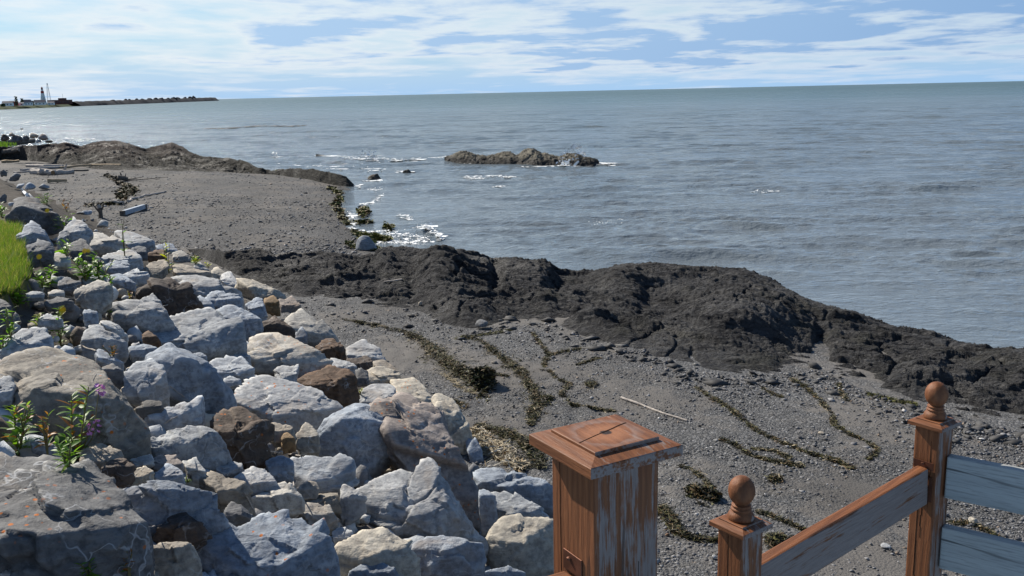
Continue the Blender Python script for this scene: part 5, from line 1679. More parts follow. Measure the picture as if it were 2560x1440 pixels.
def far_scene():
    # headland: a low grassy tongue, its near edge follows the far waterline
    sh = [(-420, 560), (-250, 700), (-100, 850), (0, 1000), (60, 1090), (120, 1190), (180, 1400), (215, 1500)]
    V, n = [], 9
    rng = np.random.default_rng(8)
    xs = np.linspace(-420, 215, 60)
    for px in xs:
        Y0 = lin(sh, px)
        tap = min(1, (216 - px) / 40)
        for j in range(n):
            t = j / (n - 1)
            z = -1 + (5.2 * tap) * math.sin(min(1, t * 3.0) * math.pi / 2) * (1 if t < 0.9 else (1 - t) * 10) + rng.normal(0, 0.12)
            p = far_pt(px, Y0 + t * 260 * (0.3 + 0.7 * tap), z)
            V.append(p)
    o = mesh_np('headland', np.array(V), grid_faces(60, n), [M['headland']], True)
    tag(o, 'low grassy headland with the lighthouse across the bay', None, None, 'structure')
    L = empty('lighthouse', far_pt(109, 1260, 3.0), 0.35, 'tall white buttressed lighthouse with a red and dark top on the headland', 'lighthouse')
    MB().lathe([(1.75, -0.5), (1.45, 10), (1.25, 19.0)], 8).build('tower', M['white'], L)
    for k in range(8):
        a = k * math.pi / 4
        m = MB()
        c, s_ = math.cos(a), math.sin(a)
        w = 0.28
        pr = [(1.3, -0.5), (4.7, -0.5), (4.1, 0.4), (1.55, 17.5), (1.2, 17.5)]
        Vv = [(r * c - sg * w * s_, r * s_ + sg * w * c, z) for sg in (-1, 1) for r, z in pr]
        k5 = 5
        m.add(Vv, [tuple(range(5))[::-1], tuple(range(5, 10))] + [(i, (i + 1) % 5, 5 + (i + 1) % 5, 5 + i) for i in range(5)])
        m.build('buttress', M['white'], L)
    MB().lathe([(1.5, 15.2), (2.0, 15.7), (2.05, 17.9), (1.6, 18.2)], 12).build('red_band', M['red'], L)
    MB().lathe([(1.9, 19.0), (1.9, 19.6), (1.3, 19.6)], 12).build('gallery', M['white'], L)
    MB().lathe([(1.15, 19.5), (1.15, 21.6)], 12).build('lantern', M['glass'], L)
    MB().lathe([(1.45, 21.5), (1.2, 22.4), (0.5, 23.2), (0.12, 23.4), (0.1, 24.2)], 12).build('dome', M['red'], L)
    T = empty('lattice_mast', far_pt(123.5, 1290, 3.0), 0.3, 'slender grey lattice mast standing beside the lighthouse', 'mast')
    H = 27.0
    for sx in (-1, 1):
        for sy in (-1, 1):
            MB().tube([(2.6 * sx, 2.6 * sy, 0), (0.45 * sx, 0.45 * sy, H)], 0.16, 5).build('leg', M['steel'], T)
    mb = MB()
    for i in range(9):
        z0, z1 = H * i / 9, H * (i + 1) / 9
        r0, r1 = 2.6 - 2.15 * i / 9, 2.6 - 2.15 * (i + 1) / 9
        for (ax, ay), (bx, by) in (((-1, -1), (1, -1)), ((1, -1), (1, 1)), ((1, 1), (-1, 1)), ((-1, 1), (-1, -1))):
            mb.tube([(ax * r0, ay * r0, z0), (bx * r1, by * r1, z1)], 0.07, 4, False)
            mb.tube([(ax * r1, ay * r1, z1), (bx * r1, by * r1, z1)], 0.06, 4, False)
    mb.build('bracing', M['steel'], T)
    MB().box((0, 0, H + 0.7), (1.3, 1.3, 1.4)).build('mast_head', M['steel'], T)

    def house(px, Y, w, d, hw, hr, wall, roof, label, nwin=3, rz=0.3, name='house'):
        e = empty(name, far_pt(px, Y, 3.4), rz, label, 'building')
        MB().box((0, 0, hw / 2), (w, d, hw)).build('wall', wall, e)
        o = 0.4
        m = MB()
        Vv = [(-w / 2 - o, -d / 2 - o, hw), (w / 2 + o, -d / 2 - o, hw), (w / 2 + o, d / 2 + o, hw), (-w / 2 - o, d / 2 + o, hw), (-w / 2 - o, 0, hw + hr), (w / 2 + o, 0, hw + hr)]
        m.add(Vv, [(0, 1, 5, 4), (2, 3, 4, 5), (0, 4, 3), (1, 2, 5), (0, 3, 2, 1)])
        m.build('roof', roof, e)
        for i in range(nwin):
            x = (i + 0.5) / nwin * w - w / 2
            MB().box((x, -d / 2, hw * 0.55), (w / nwin * 0.34, 0.3, hw * 0.36)).build('window', M['glass'], e)
        return e
    house(20, 1040, 10, 7, 3.2, 2.2, M['white'], M['roof'], 'small pale house at the left end of the headland row')
    house(35, 1100, 8, 6, 4.6, 1.2, M['red'], M['roof'], 'dark red house behind the slender trees on the headland', 2)
    house(66, 1130, 11, 8, 3.4, 3.4, M['white'], M['roof'], 'white gabled house between the trees and the lighthouse', 3, 1.1)
    house(50, 1110, 8, 6, 2.6, 1.4, M['white'], M['roof'], 'low white shed behind the second slender tree', 2)
    house(100, 1180, 12, 8, 3.2, 3.2, M['white'], M['roof'], 'white gabled building with a dark roof at the foot of the lighthouse', 3, 0.4)
    house(128, 1190, 7, 6, 2.4, 1.8, M['white'], M['roof'], 'small white house in front of the brick building', 2)
    e = empty('brick_building', far_pt(152, 1300, 3.4), 0.05, 'long flat roofed brown brick building right of the lighthouse', 'building')
    MB().box((-1, 0, 2.9), (29, 10, 5.8)).build('wall', M['brick'], e)
    MB().box((2.5, 0, 6.9), (7.5, 9, 3.0)).build('upper_storey', M['brick'], e)
    MB().box((-1, 0, 5.95), (29.6, 10.6, 0.3)).build('flat_roof', M['roof'], e)
    for i in range(9):
        MB().box((-14 + i * 3.2, -5.0, 3.2), (1.5, 0.3, 1.6)).build('window', M['glass'], e)
    MB().tube([(3.4, 0, 8.4), (3.4, 0, 14)], 0.15, 5).build('antenna', M['steel'], e)
    for px, Y, h, w, lab in ((41, 1085, 10.5, 3.4, 'tall dark tree with a clipped top beside the red house'), (56, 1120, 8.4, 3.6, 'second dark tree in front of the low white shed'), (82, 1150, 5.5, 2.6, 'small dark pointed tree near the lighthouse'), (7, 1010, 2.6, 5.0, 'low dark bush at the left end of the headland')):
        e = empty('conifer_tree', far_pt(px, Y, 3.2), 0, lab, 'tree', 'dark trees on the headland')
        MB().tube([(0, 0, 0), (0, 0, h * 0.8)], [0.25, 0.08], 6).build('trunk', M['bark'], e)
        r2 = np.random.default_rng(int(px))
        n = 420
        t = r2.uniform(0.06, 1, n)
        prof = np.where(t < 0.25, 0.75 + t, 1.0 - 0.55 * (t - 0.25) ** 1.5)
        a, r = r2.uniform(0, 6.28, n), np.sqrt(r2.uniform(0.1, 1, n)) * w / 2 * prof * (1 + 0.25 * np.sin(t * 21))
        c = np.stack([r * np.cos(a), r * np.sin(a), t * h], -1)
        tri = r2.normal(0, 0.38, (n, 3, 3)) + c[:, None]
        o = mesh_np('crown', tri.reshape(-1, 3), np.arange(n * 3).reshape(n, 3), [M['conifer']])
        o.parent = e
    # breakwater
    A, B = far_pt(182, 1420, 0), far_pt(538, 3300, 0)
    n = 170
    e = empty('breakwater', A, 0, 'long dark stone breakwater running out from the headland', 'breakwater')
    prof = [(-14, -1.5), (-10, 2.0), (-4, 7.6), (0, 8.2), (4, 7.6), (10, 2.0), (14, -1.5)]
    dirv = (B - A) / np.linalg.norm(B - A)
    side = np.array([dirv[1], -dirv[0], 0])
    V = []
    r2 = np.random.default_rng(4)
    for i in range(n):
        t = i / (n - 1)
        c = (B - A) * t
        sc = (0.85 + 0.55 * t) * (1 if t < 0.985 else 0.4)
        for x, z in prof:
            V.append(c + side * x * sc * 1.0 + np.array([r2.normal(0, 1.2), 0, z * sc + r2.normal(0, 0.5)]))
    o = mesh_np('rubble_mound', np.array(V), grid_faces(n, len(prof)), [M['dark_stone']])
    o.parent = e
    blk = [(313, 12, 3), (345, 8, 5), (354, 7, 4), (372, 9, 5), (385, 10, 4), (403, 14, 5), (418, 12, 5), (432, 14, 5), (449, 10, 4), (463, 16, 6), (472, 12, 5), (490, 10, 5), (503, 14, 6), (512, 10, 7)]
    for i, (px, w, h) in enumerate(blk):
        t = None
        # position along the mound by column
        ts = np.linspace(0, 1, 400)
        Q = A + (B - A) * ts[:, None]
        cols = CX + Q[:, 0] / Q[:, 1] * F_PX
        t = np.interp(px, cols, ts)
        c = (B - A) * t + np.array([0, 0, 7.7 * (0.85 + 0.55 * t)])
        Yd = A[1] + (B - A)[1] * t
        k = Yd / F_PX
        v, fc = ico(2)
        q = v * np.array([w * k * 0.5, 4, h * k * 0.8]) * np.random.default_rng(i).uniform(0.75, 1.2, (len(v), 1)) + c
        o = mesh_np('block', q, fc, [M['dark_stone']])
        o.parent = e


far_scene()

# ------------------------------------------------------------------ things lying on what has been built so far
bpy.context.view_layer.update()
DG = bpy.context.evaluated_depsgraph_get()


def surf(px, py):
    d = px_dir(px, py)
    d = d / np.linalg.norm(d)
    ok, loc, nor, idx, ob, mt = SC.ray_cast(DG, Vector(CAM), Vector(d))
    if not ok:
        return ray_land([px], [py])[0]
    return np.array(loc)


def stick(name, pts, rad_px, mat, label, cat, jit=0.15, seg=9, end=None, group=None, seed=0, lift=0.8, limbs=()):
    """a bent log or stick through picture points lying on the surface"""
    rng = np.random.default_rng(seed)
    Q = [surf(x, y) for x, y in pts]
    k = np.linalg.norm(Q[0] - CAM) / F_PX
    # refine between the end points
    C = []
    for a, b in zip(Q[:-1], Q[1:]):
        for t in np.linspace(0, 1, 5)[:-1]:
            C.append(a + (b - a) * t)
    C.append(Q[-1])
    C = np.array(C)
    r = rad_px * k
    C[:, 2] += r * lift
    C[1:-1] += rng.normal(0, r * jit, (len(C) - 2, 3))
    rr = r * np.linspace(1.05, 0.8, len(C)) * rng.uniform(0.85, 1.15, len(C))
    o0 = C.mean(0)
    main = MB().tube(C - o0, rr, seg)
    if not limbs and end is None:
        o = main.build(name, mat, None, False, o0)
        return tag(o, label, cat, group)
    e = empty(name, o0, 0, label, cat, group)
    main.build('trunk', mat, e)
    if end is not None:
        t = (C[-1] - C[-2]) / np.linalg.norm(C[-1] - C[-2])
        MB().tube([C[-1] - o0 - t * 0.01, C[-1] - o0 + t * 0.012], [rr[-1] * 0.96] * 2, seg).build('cut_end', end, e)
    for (x0, y0, z0), (x1, y1, z1), rp in limbs:
        a, b = surf(x0, y0), surf(x0, y0)
        s = np.array([(x1 - x0) * k, (y0 - y1) * k * 0.0 + z1 * k * 0.3, (y0 - y1) * k])
        MB().tube([a - o0 + [0, 0, z0], a - o0 + s * 0.5 + rng.normal(0, 0.03, 3), a - o0 + s], [rp * k, rp * k * 0.7, rp * k * 0.3], 6).build('limb', mat, e)
    return e


def driftwood():
    G = 'driftwood on the far beach'
    stick('driftwood_log', [(2, 364), (45, 361), (84, 357)], 6, M['drift_dark'], 'thick dark log below the far boulder heap', 'log', group=G, seed=1)
    stick('driftwood_log', [(11, 381), (34, 373), (56, 367)], 2.4, M['drift'], 'thin slanting log below the thick dark log', 'log', group=G, seed=2)
    stick('driftwood_log', [(10, 385), (30, 382), (50, 379)], 5, M['drift_dark'], 'short fat log with whitened bark by the far grass', 'log', group=G, seed=3, end=M['drift'])
    stick('driftwood_log', [(5, 408), (48, 405)], 3.6, M['drift_tan'], 'squared tan timber lying alone left of the log tangle', 'log', group=G, seed=4, seg=4)
    stick('driftwood_log', [(67, 417), (110, 418), (160, 417)], 3.4, M['drift'], 'bleached white log at the back of the log tangle', 'log', group=G, seed=5)
    stick('driftwood_log', [(150, 421), (230, 414), (303, 414)], 2.4, M['drift_tan'], 'long thin pole reaching far across the gravel', 'pole', group=G, seed=6, jit=0.1)
    stick('driftwood_log', [(53, 429), (100, 424), (155, 420)], 3.6, M['drift'], 'grey log crossing the middle of the log tangle', 'log', group=G, seed=7)
    stick('driftwood_log', [(35, 432), (60, 432), (84, 428)], 2.2, M['drift'], 'crooked thin branch at the near side of the log tangle', 'branch', group=G, seed=8)
    stick('driftwood_log', [(82, 435), (108, 437), (133, 438)], 7, M['drift'], 'fat pale log with a brown sawn end', 'log', group=G, seed=9, end=M['drift_cut'])
    stick('driftwood_stump', [(138, 437), (160, 436), (184, 433)], 6, M['drift'], 'grey root stump with a raised spike beside the sawn log', 'stump', group=G, seed=10, limbs=[((160, 434, 0), (169, 412, 0), 4)])
    stick('driftwood_log', [(165, 428), (200, 428), (222, 427)], 2, M['drift_dark'], 'thin dark stick right of the grey root stump', 'branch', group=G, seed=11)
    stick('cut_timber', [(119, 457), (168, 456)], 5.5, M['drift_tan'], 'short cut timber lying alone on the bare sand', 'timber', group=G, seed=12, seg=4, jit=0.02)
    stick('driftwood_stump', [(298, 450), (318, 452)], 6, M['drift_dark'], 'dark root stump with long thin limbs on the gravel', 'stump', group=G, seed=13, limbs=[((310, 450, 0), (355, 444, 0), 1.6), ((310, 452, 0), (412, 446, 0), 1.2), ((303, 449, 0), (302, 432, 0), 3), ((308, 449, 0), (316, 436, 0), 2)])
    stick('driftwood_branch', [(320, 505), (342, 496), (372, 490), (415, 480)], 2.8, M['drift'], 'long knotted grey branch beside the seaweed patch', 'branch', group=G, seed=14, jit=0.35)
    stick('driftwood_branch', [(283, 505), (296, 508), (313, 509)], 3, M['drift'], 'short grey piece at the near end of the knotted branch', 'branch', group=G, seed=15)
    stick('driftwood_post', [(50, 472), (58, 482), (68, 490)], 3.4, M['white'], 'short pale post leaning on bluish blocks', 'post', group=G, seed=16, seg=6)
    stick('driftwood_stick', [(352, 534), (362, 533)], 1.2, M['drift'], 'pale splinter beside the blue plank', 'stick', group=G, seed=17)
    stick('long_stick', [(1553, 996), (1600, 1014), (1660, 1036), (1718, 1054)], 2.9, M['drift'], 'long pale bare stick on the gravel behind the big post', 'stick', jit=0.25, seed=18)
    stick('reed_stalk', [(1005, 700), (960, 706)], 2, M['drift'], 'pale splinter of wood caught on the rock ledge', 'stick', seed=19)
    # plank with a bluish painted face
    a, b = surf(305, 540), surf(365, 521)
    k = np.linalg.norm(a - CAM) / F_PX
    mid = (a + b) / 2
    dv = Vector(b - a)
    rot = dv.to_track_quat('X', 'Z').to_matrix()
    e = empty('plank', mid, 0, 'thick weathered plank with a bluish face on the gravel', 'plank')
    MB().box((0, 0, 6 * k), (dv.length, 9 * k, 11 * k), rot, 0.012).build('board', M['plank_blue'], e)
    for t in (-0.47, 0.44):
        MB().box(tuple(dv * t + Vector((0, 0, 6 * k))), (dv.length * 0.07, 9.3 * k, 11.4 * k), rot).build('end_batten', M['drift_dark'], e)
    # V shaped dead branch
    p = surf(252, 545)
    k = np.linalg.norm(p - CAM) / F_PX
    e = empty('dead_branch', p, 0, 'forked dead branch standing upright with a pale broken top', 'branch')
    MB().tube([(0, 0, -0.1), (0.02, 0, 14 * k), (0, 0, 26 * k)], [5.5 * k, 4.5 * k, 4 * k], 7).build('trunk', M['drift_dark'], e)
    MB().tube([(0, 0, 12 * k), (-8 * k, 0, 22 * k), (-16 * k, 0, 33 * k)], [3 * k, 2 * k, k], 6).build('limb', M['drift_dark'], e)
    MB().tube([(0, 0, 12 * k), (6 * k, 0, 22 * k), (12 * k, 0, 34 * k)], [3 * k, 2 * k, k], 6).build('limb', M['drift_dark'], e)
    MB().tube([(0, -0.02, 23 * k), (-2 * k, -0.02, 31 * k)], [5 * k, 3.6 * k], 8).build('broken_top', M['drift'], e)
    # twigs in the boulder pile
    tw = [((668, 1130), (720, 1138), (752, 1142), 1.6, 'thin twig lying over the reddish dark boulder'), ((290, 806), (340, 790), (420, 764), 1.2, 'long thin dry stalk across the smooth topped block'), ((696, 1188), (732, 1202), (735, 1218), 1.6, 'short forked twig on the speckled boulder'),
          ((410, 1062), (430, 1050), (445, 1044), 1.4, 'dry twig below the knife edged stone'), ((425, 967), (444, 982), (462, 995), 1.2, 'dry twig in the gap by the pale square block'), ((240, 880), (205, 868), (185, 872), 1.6, 'dry twig beside the massive slab'), ((370, 1320), (390, 1317), (404, 1313), 1.4, 'twig sticking from under the blocky flat topped boulder'),
          ((612, 1235), (626, 1262), (634, 1278), 1.8, 'pale dry stem between the tan knobbly boulder and the pointed stone'), ((225, 985), (232, 950), (240, 935), 0.8, 'dry grass stalk standing before the massive slab')]
    for i, (a, b, c, r, lab) in enumerate(tw):
        stick('twig', [a, b, c], r, M['drift'], lab, 'twig', jit=0.4, seg=5, group='twigs among the boulders', seed=60 + i, lift=2.0)


driftwood()


# ------------------------------------------------------------------ plants
def leaf_mesh(name, L, Wd, droop=0.25, fold=0.25, lobes=0):
    n = 7
    V, Fs = [], []
    for i in range(n):
        t = i / (n - 1)
        w = Wd * (math.sin(math.pi * min(1, t * 0.94 + 0.05)) ** 0.8)
        if lobes:
            w *= 1 + 0.45 * math.cos(t * lobes * 2 * math.pi)
        z = -droop * L * t * t
        V += [(t * L, -w / 2, z + fold * w * 0.5), (t * L, 0, z), (t * L, w / 2, z + fold * w * 0.5)]
    for i in range(n - 1):
        a = i * 3
        Fs += [(a, a + 3, a + 4, a + 1), (a + 1, a + 4, a + 5, a + 2)]
    me = bpy.data.meshes.new(name)
    me.from_pydata(V, [], Fs)
    me.shade_smooth()
    return me


LEAFM = {}


def leaf_kind(kind):
    if kind not in LEAFM:
        L, Wd, dr, fo, lo, mt = {'dock': (1, 0.34, 0.35, 0.3, 0, 'leaf'), 'thistle': (1, 0.36, 0.3, 0.25, 3, 'leaf'), 'willow': (1, 0.17, 0.25, 0.3, 0, 'leaf_olive'), 'red': (1, 0.26, 0.2, 0.3, 0, 'leaf_red'), 'yellow': (1, 0.3, 0.15, 0.3, 0, 'leaf_yellow'), 'grass': (1, 0.07, 0.5, 0.2, 0, 'leaf')}[kind]
        me = leaf_mesh('leaf', L, Wd, dr, fo, lo)
        me.materials.append(M[mt])
        LEAFM[kind] = me
    return LEAFM[kind]


def petal_meshes():
    out = {}
    for nm, mt, r, k in (('y', 'petal_yellow', 1.0, 14), ('p', 'petal_pink', 1.0, 5)):
        V, Fs = [(0, 0, 0)], []
        for i in range(k):
            a0 = i * 2 * math.pi / k
            for da, rr, zz in ((-0.5, 0.55, 0.1), (-0.28, 1.0, 0.28), (0.28, 1.0, 0.28), (0.5, 0.55, 0.1)):
                a = a0 + da * 2 * math.pi / k * 0.95
                V.append((rr * math.cos(a), rr * math.sin(a), zz))
            b = 1 + i * 4
            Fs.append((0, b, b + 1, b + 2, b + 3))
        me = bpy.data.meshes.new('flower')
        me.from_pydata(V, [], Fs)
        me.materials.append(M[mt])
        out[nm] = me
    return out


PET = petal_meshes()


def put(name, me, parent, loc, rot, sc):
    o = bpy.data.objects.new(name, me)
    COL.objects.link(o)
    o.parent = parent
    o.location = loc
    o.rotation_euler = rot
    o.scale = (sc, sc, sc) if not hasattr(sc, '__len__') else sc
    return o


def plant(name, label, px, py, h_px, kinds, nl, group, leaf=0.6, stems=1, flowers=(), spread=0.35, seed=0, tilt=0.0, low=0.0, ground=False):
    """a weed rooted between the stones; sizes are taken from the picture and turned into metres at its distance"""
    rng = np.random.default_rng(seed)
    P = ray_land([px], [py])[0] if ground else surf(px, py)
    k = np.linalg.norm(P - CAM) / F_PX
    H = h_px * k
    nl = int(nl * 1.5)
    leaf = leaf * 0.80
    e = empty(name, P, 0, label, 'plant', group)
    for s in range(stems):
        a = rng.uniform(0, 6.28)
        lean = rng.uniform(0.0, spread) if stems > 1 else spread * 0.25
        top = np.array([math.cos(a) * lean * H + tilt * H, math.sin(a) * lean * H, H * rng.uniform(0.85, 1.0)])
        mid = top * 0.5 + np.array([rng.normal(0, 0.03 * H), rng.normal(0, 0.03 * H), 0.03 * H])
        MB().tube([(0, 0, -0.04), mid, top], [0.006 + 0.006 * H, 0.005 + 0.003 * H, 0.003], 5).build('stem', M['stem'], e)
        for i in range(nl // stems):
            t = low + (1 - low) * (i + 0.5) / (nl / stems)
            c = mid * (t * 2) if t < 0.5 else mid + (top - mid) * (t * 2 - 1)
            sc = leaf * H * (1.0 - 0.45 * t) * rng.uniform(0.7, 1.2)
            put('leaf', leaf_kind(kinds[int(rng.integers(len(kinds)))]), e, tuple(c), (rng.normal(0, 0.4), -rng.uniform(0.15, 0.95), rng.uniform(0, 6.28)), sc)
    for (fx, fy, fr, fk) in flowers:
        # a flower on its own stalk, at its place over the plant
        loc = np.array([(fx - px) * k, rng.normal(0, 0.03), (py - fy) * k * 1.03])
        MB().tube([(0, 0, 0), loc * np.array([0.7, 1, 0.5]), loc], [0.004, 0.0035, 0.003], 5).build('flower_stalk', M['stem'], e)
        if fk == 'y':
            put('flower', PET['y'], e, tuple(loc), (R(68), 0, rng.uniform(-0.5, 0.5)), 1.05 * fr * k)
        else:
            for j in range(9):
                q = loc + np.array([rng.normal(0, 5 * k), rng.normal(0, 5 * k), -rng.uniform(0, 34) * k + 8 * k])
                put('flower', PET['p'], e, tuple(q), (rng.uniform(0.5, 2), 0, rng.uniform(0, 6.28)), fr * k * rng.uniform(0.7, 1.1))
    return e


def plants():
    G = 'weeds growing among the boulders'
    plant('fireweed', 'tall fireweed with pink flowers in front of the massive slab', 192, 1150, 175, ['willow', 'willow', 'willow', 'willow', 'willow', 'dock', 'red'], 46, G, 0.36, 2, [(256, 985, 7, 'p'), (243, 1062, 4, 'p'), (228, 1070, 4, 'p')], 0.22, 1, 0.25)
    plant('fireweed', 'bushy fireweed without flowers at the left edge', 45, 1130, 105, ['willow', 'willow', 'willow', 'willow', 'willow', 'dock', 'red'], 54, G, 0.55, 5, (), 0.7, 2)
    plant('fireweed', 'short reddish fireweed between the two larger fireweeds', 118, 1125, 85, ['willow', 'red'], 20, G, 0.5, 2, (), 0.5, 3)
    plant('fireweed', 'leafy fireweed foot beside the huge lichen boulder', 170, 1165, 70, ['willow', 'dock'], 26, G, 0.7, 3, (), 0.6, 4)
    plant('sow_thistle', 'bright leafy weed with two orange yellow flowers in the upper pile', 215, 700, 62, ['thistle', 'dock'], 44, G, 0.62, 5, [(223, 634, 6, 'y'), (233, 633, 5, 'y')], 0.75, 5)
    plant('sow_thistle', 'spreading bright leafy weed right of the flowering weed', 250, 700, 42, ['thistle', 'dock'], 26, G, 0.8, 4, (), 0.9, 6)
    plant('sow_thistle', 'dark leafy weed with a yellow flower at the lawn edge', 118, 715, 48, ['thistle', 'dock'], 28, G, 0.75, 4, [(110, 650, 6, 'y')], 0.7, 7)
    plant('dock', 'broad leaved dock plant by the lawn corner', 46, 765, 44, ['dock'], 26, G, 0.9, 4, (), 0.7, 8)
    plant('dock', 'small dock plant below the lawn edge', 105, 720, 26, ['dock'], 10, G, 1.0, 3, (), 0.7, 9)
    plant('sow_thistle', 'spindly weed with a single big yellow flower', 152, 862, 92, ['thistle', 'yellow', 'dock'], 26, G, 0.34, 3, [(168, 783, 8, 'y')], 0.45, 10)
    plant('sow_thistle', 'yellowish small weed on the pale flat stone', 92, 815, 30, ['yellow', 'thistle'], 16, G, 0.8, 3, (), 0.8, 11)
    plant('dock', 'upright green weed at the left edge by the dark stone', 25, 845, 70, ['dock', 'grass'], 22, G, 0.5, 3, (), 0.35, 12)
    plant('sow_thistle', 'low green weed at the left edge beside the dome stone', 6, 870, 34, ['thistle'], 10, G, 0.9, 2, (), 0.7, 13)
    plant('sow_thistle', 'leafy weed at the foot of the dark humped boulder', 155, 572, 34, ['dock', 'grass'], 20, G, 0.8, 4, [(130, 531, 5, 'y')], 0.8, 14)
    plant('sow_thistle', 'light green weed behind the dark humped boulder', 118, 512, 30, ['thistle', 'grass'], 26, G, 0.7, 5, (), 1.0, 15)
    plant('sow_thistle', 'pale wispy weed at the gravel edge', 168, 530, 36, ['grass', 'red'], 18, G, 0.45, 4, (), 0.6, 16)
    plant('sow_thistle', 'leafy weed between dark boulders by the lawn', 168, 640, 34, ['dock'], 14, G, 0.9, 3, (), 0.7, 17)
    plant('dock', 'dark green weed at the top of the lawn', 6, 545, 30, ['dock', 'thistle'], 18, G, 0.8, 3, (), 0.8, 18)
    plant('reed_grass', 'tall grass stalk rising over pale stones near the gravel', 422, 680, 82, ['grass', 'grass', 'yellow'], 22, G, 0.32, 3, (), 0.16, 19)
    plant('reed_grass', 'thin dry stalk with two broad leaves on the wide flat slab', 312, 640, 95, ['dock', 'grass'], 6, G, 0.28, 2, (), 0.12, 20, 0.0, 0.0)
    plant('sea_sandwort', 'yellow green tuft at the head of the dark ledge', 489, 660, 20, ['yellow', 'thistle'], 26, G, 0.9, 5, (), 1.0, 21)
    plant('sea_sandwort', 'tiny yellow green tuft beside the cream stone', 522, 668, 12, ['yellow'], 10, G, 1.0, 3, (), 1.0, 22)
    plant('sow_thistle', 'yellow and red weed before the dark brown boulder', 325, 748, 30, ['yellow', 'red'], 18, G, 0.6, 3, (), 0.5, 23)
    plant('dock', 'small bright leaf in the crack by the wavy slab', 278, 712, 26, ['dock'], 6, G, 1.0, 2, (), 0.6, 24)
    plant('fern', 'small fern like weed at the bottom edge', 228, 1445, 44, ['thistle', 'dock'], 16, G, 0.8, 3, (), 0.6, 25)
    plant('fern', 'small red leaved weed at the bottom edge', 322, 1430, 52, ['red', 'red', 'dock'], 16, G, 0.55, 3, (), 0.45, 26)
    plant('fern', 'tiny bright green sprout below the reddish dark boulder', 470, 1205, 18, ['thistle'], 8, G, 0.9, 2, (), 0.8, 27)
    plant('sea_sandwort', 'tiny yellow flower tuft left of the rusty boulder slabs', 900, 985, 16, ['yellow'], 10, G, 0.9, 3, (), 0.8, 28)
    plant('reed_grass', 'dry brown grass tuft above the dark triangular boulder', 282, 890, 26, ['red', 'grass'], 20, G, 0.6, 5, (), 0.9, 29)
    plant('sow_thistle', 'green leaves under the smooth topped block', 275, 790, 22, ['dock'], 8, G, 0.9, 2, (), 0.6, 30)


plants()


def lawn_grass():
    rng = np.random.default_rng(91)
    n = 60000
    lo = np.min(np.array(LAWN), 0)
    hi = np.max(np.array(LAWN), 0)
    px, py = rng.uniform(-120, 90, n), rng.uniform(545, 800, n)
    P = at_z(px, py, 3.75)
    k = inside(P[:, 0], P[:, 1], LAWN)
    P = P[k]
    P[:, 2] = h_land(P[:, 0], P[:, 1])
    e0 = seg_dist(P[:, 0], P[:, 1], LAWN + LAWN[:1])
    P = P[(e0 > 0.06 + 0.25 * perlin(P * np.array([1.5, 1.5, 0])))]
    n = len(P)
    edge = seg_dist(P[:, 0], P[:, 1], LAWN + LAWN[:1])
    h = rng.uniform(0.03, 0.085, n) * np.where(edge < 0.6, rng.uniform(1, 2.6, n), 1.0)
    a = rng.uniform(0, 6.28, n)
    lean = rng.normal(0, 0.4, (n, 2)) * h[:, None]
    w = 0.006
    d = np.stack([np.cos(a), np.sin(a), 0 * a], -1) * w
    V = np.stack([P - d, P + d, P + np.concatenate([lean, h[:, None]], 1)], 1)
    dry = rng.uniform(0, 1, n) < np.where(edge < 0.5, 0.35, 0.07)
    Vd = V[dry]
    od = mesh_np('dry_grass', Vd.reshape(-1, 3), np.arange(len(Vd) * 3).reshape(-1, 3), [M['straw']])
    tag(od, 'dry straw coloured blades along the edge of the lawn', None, None, 'stuff')
    V = V[~dry]
    n = len(V)
    o = mesh_np('grass', V.reshape(-1, 3), np.arange(n * 3).reshape(n, 3), [M['grass']])
    tag(o, 'short green grass of the lawn on the bank', None, None, 'stuff')
    # rough grass on the far bank
    n = 2200
    px, py = rng.uniform(-60, 44, n), rng.uniform(366, 396, n)
    P = np.array([ray_land([-10], [385])[0]])
    P = ray_fast(px, py, h_land, 1.6)
    h = rng.uniform(0.2, 0.5, n)
    a = rng.uniform(0, 6.28, n)
    d = np.stack([np.cos(a), np.sin(a), 0 * a], -1) * 0.05
    P[:, 2] += 0.4
    V = np.stack([P - d, P + d, P + np.stack([rng.normal(0, 0.1, n), rng.normal(0, 0.1, n), h], -1)], 1)
    k = (rng.uniform(0, 1, n) < np.exp(-np.maximum(px - 5, 0) / 15))
    V = V[k]
    o = mesh_np('far_grass', V.reshape(-1, 3), np.arange(len(V) * 3).reshape(-1, 3), [M['grass']])
    tag(o, 'rough grass among the logs at the far end of the bank', None, None, 'stuff')


lawn_grass()


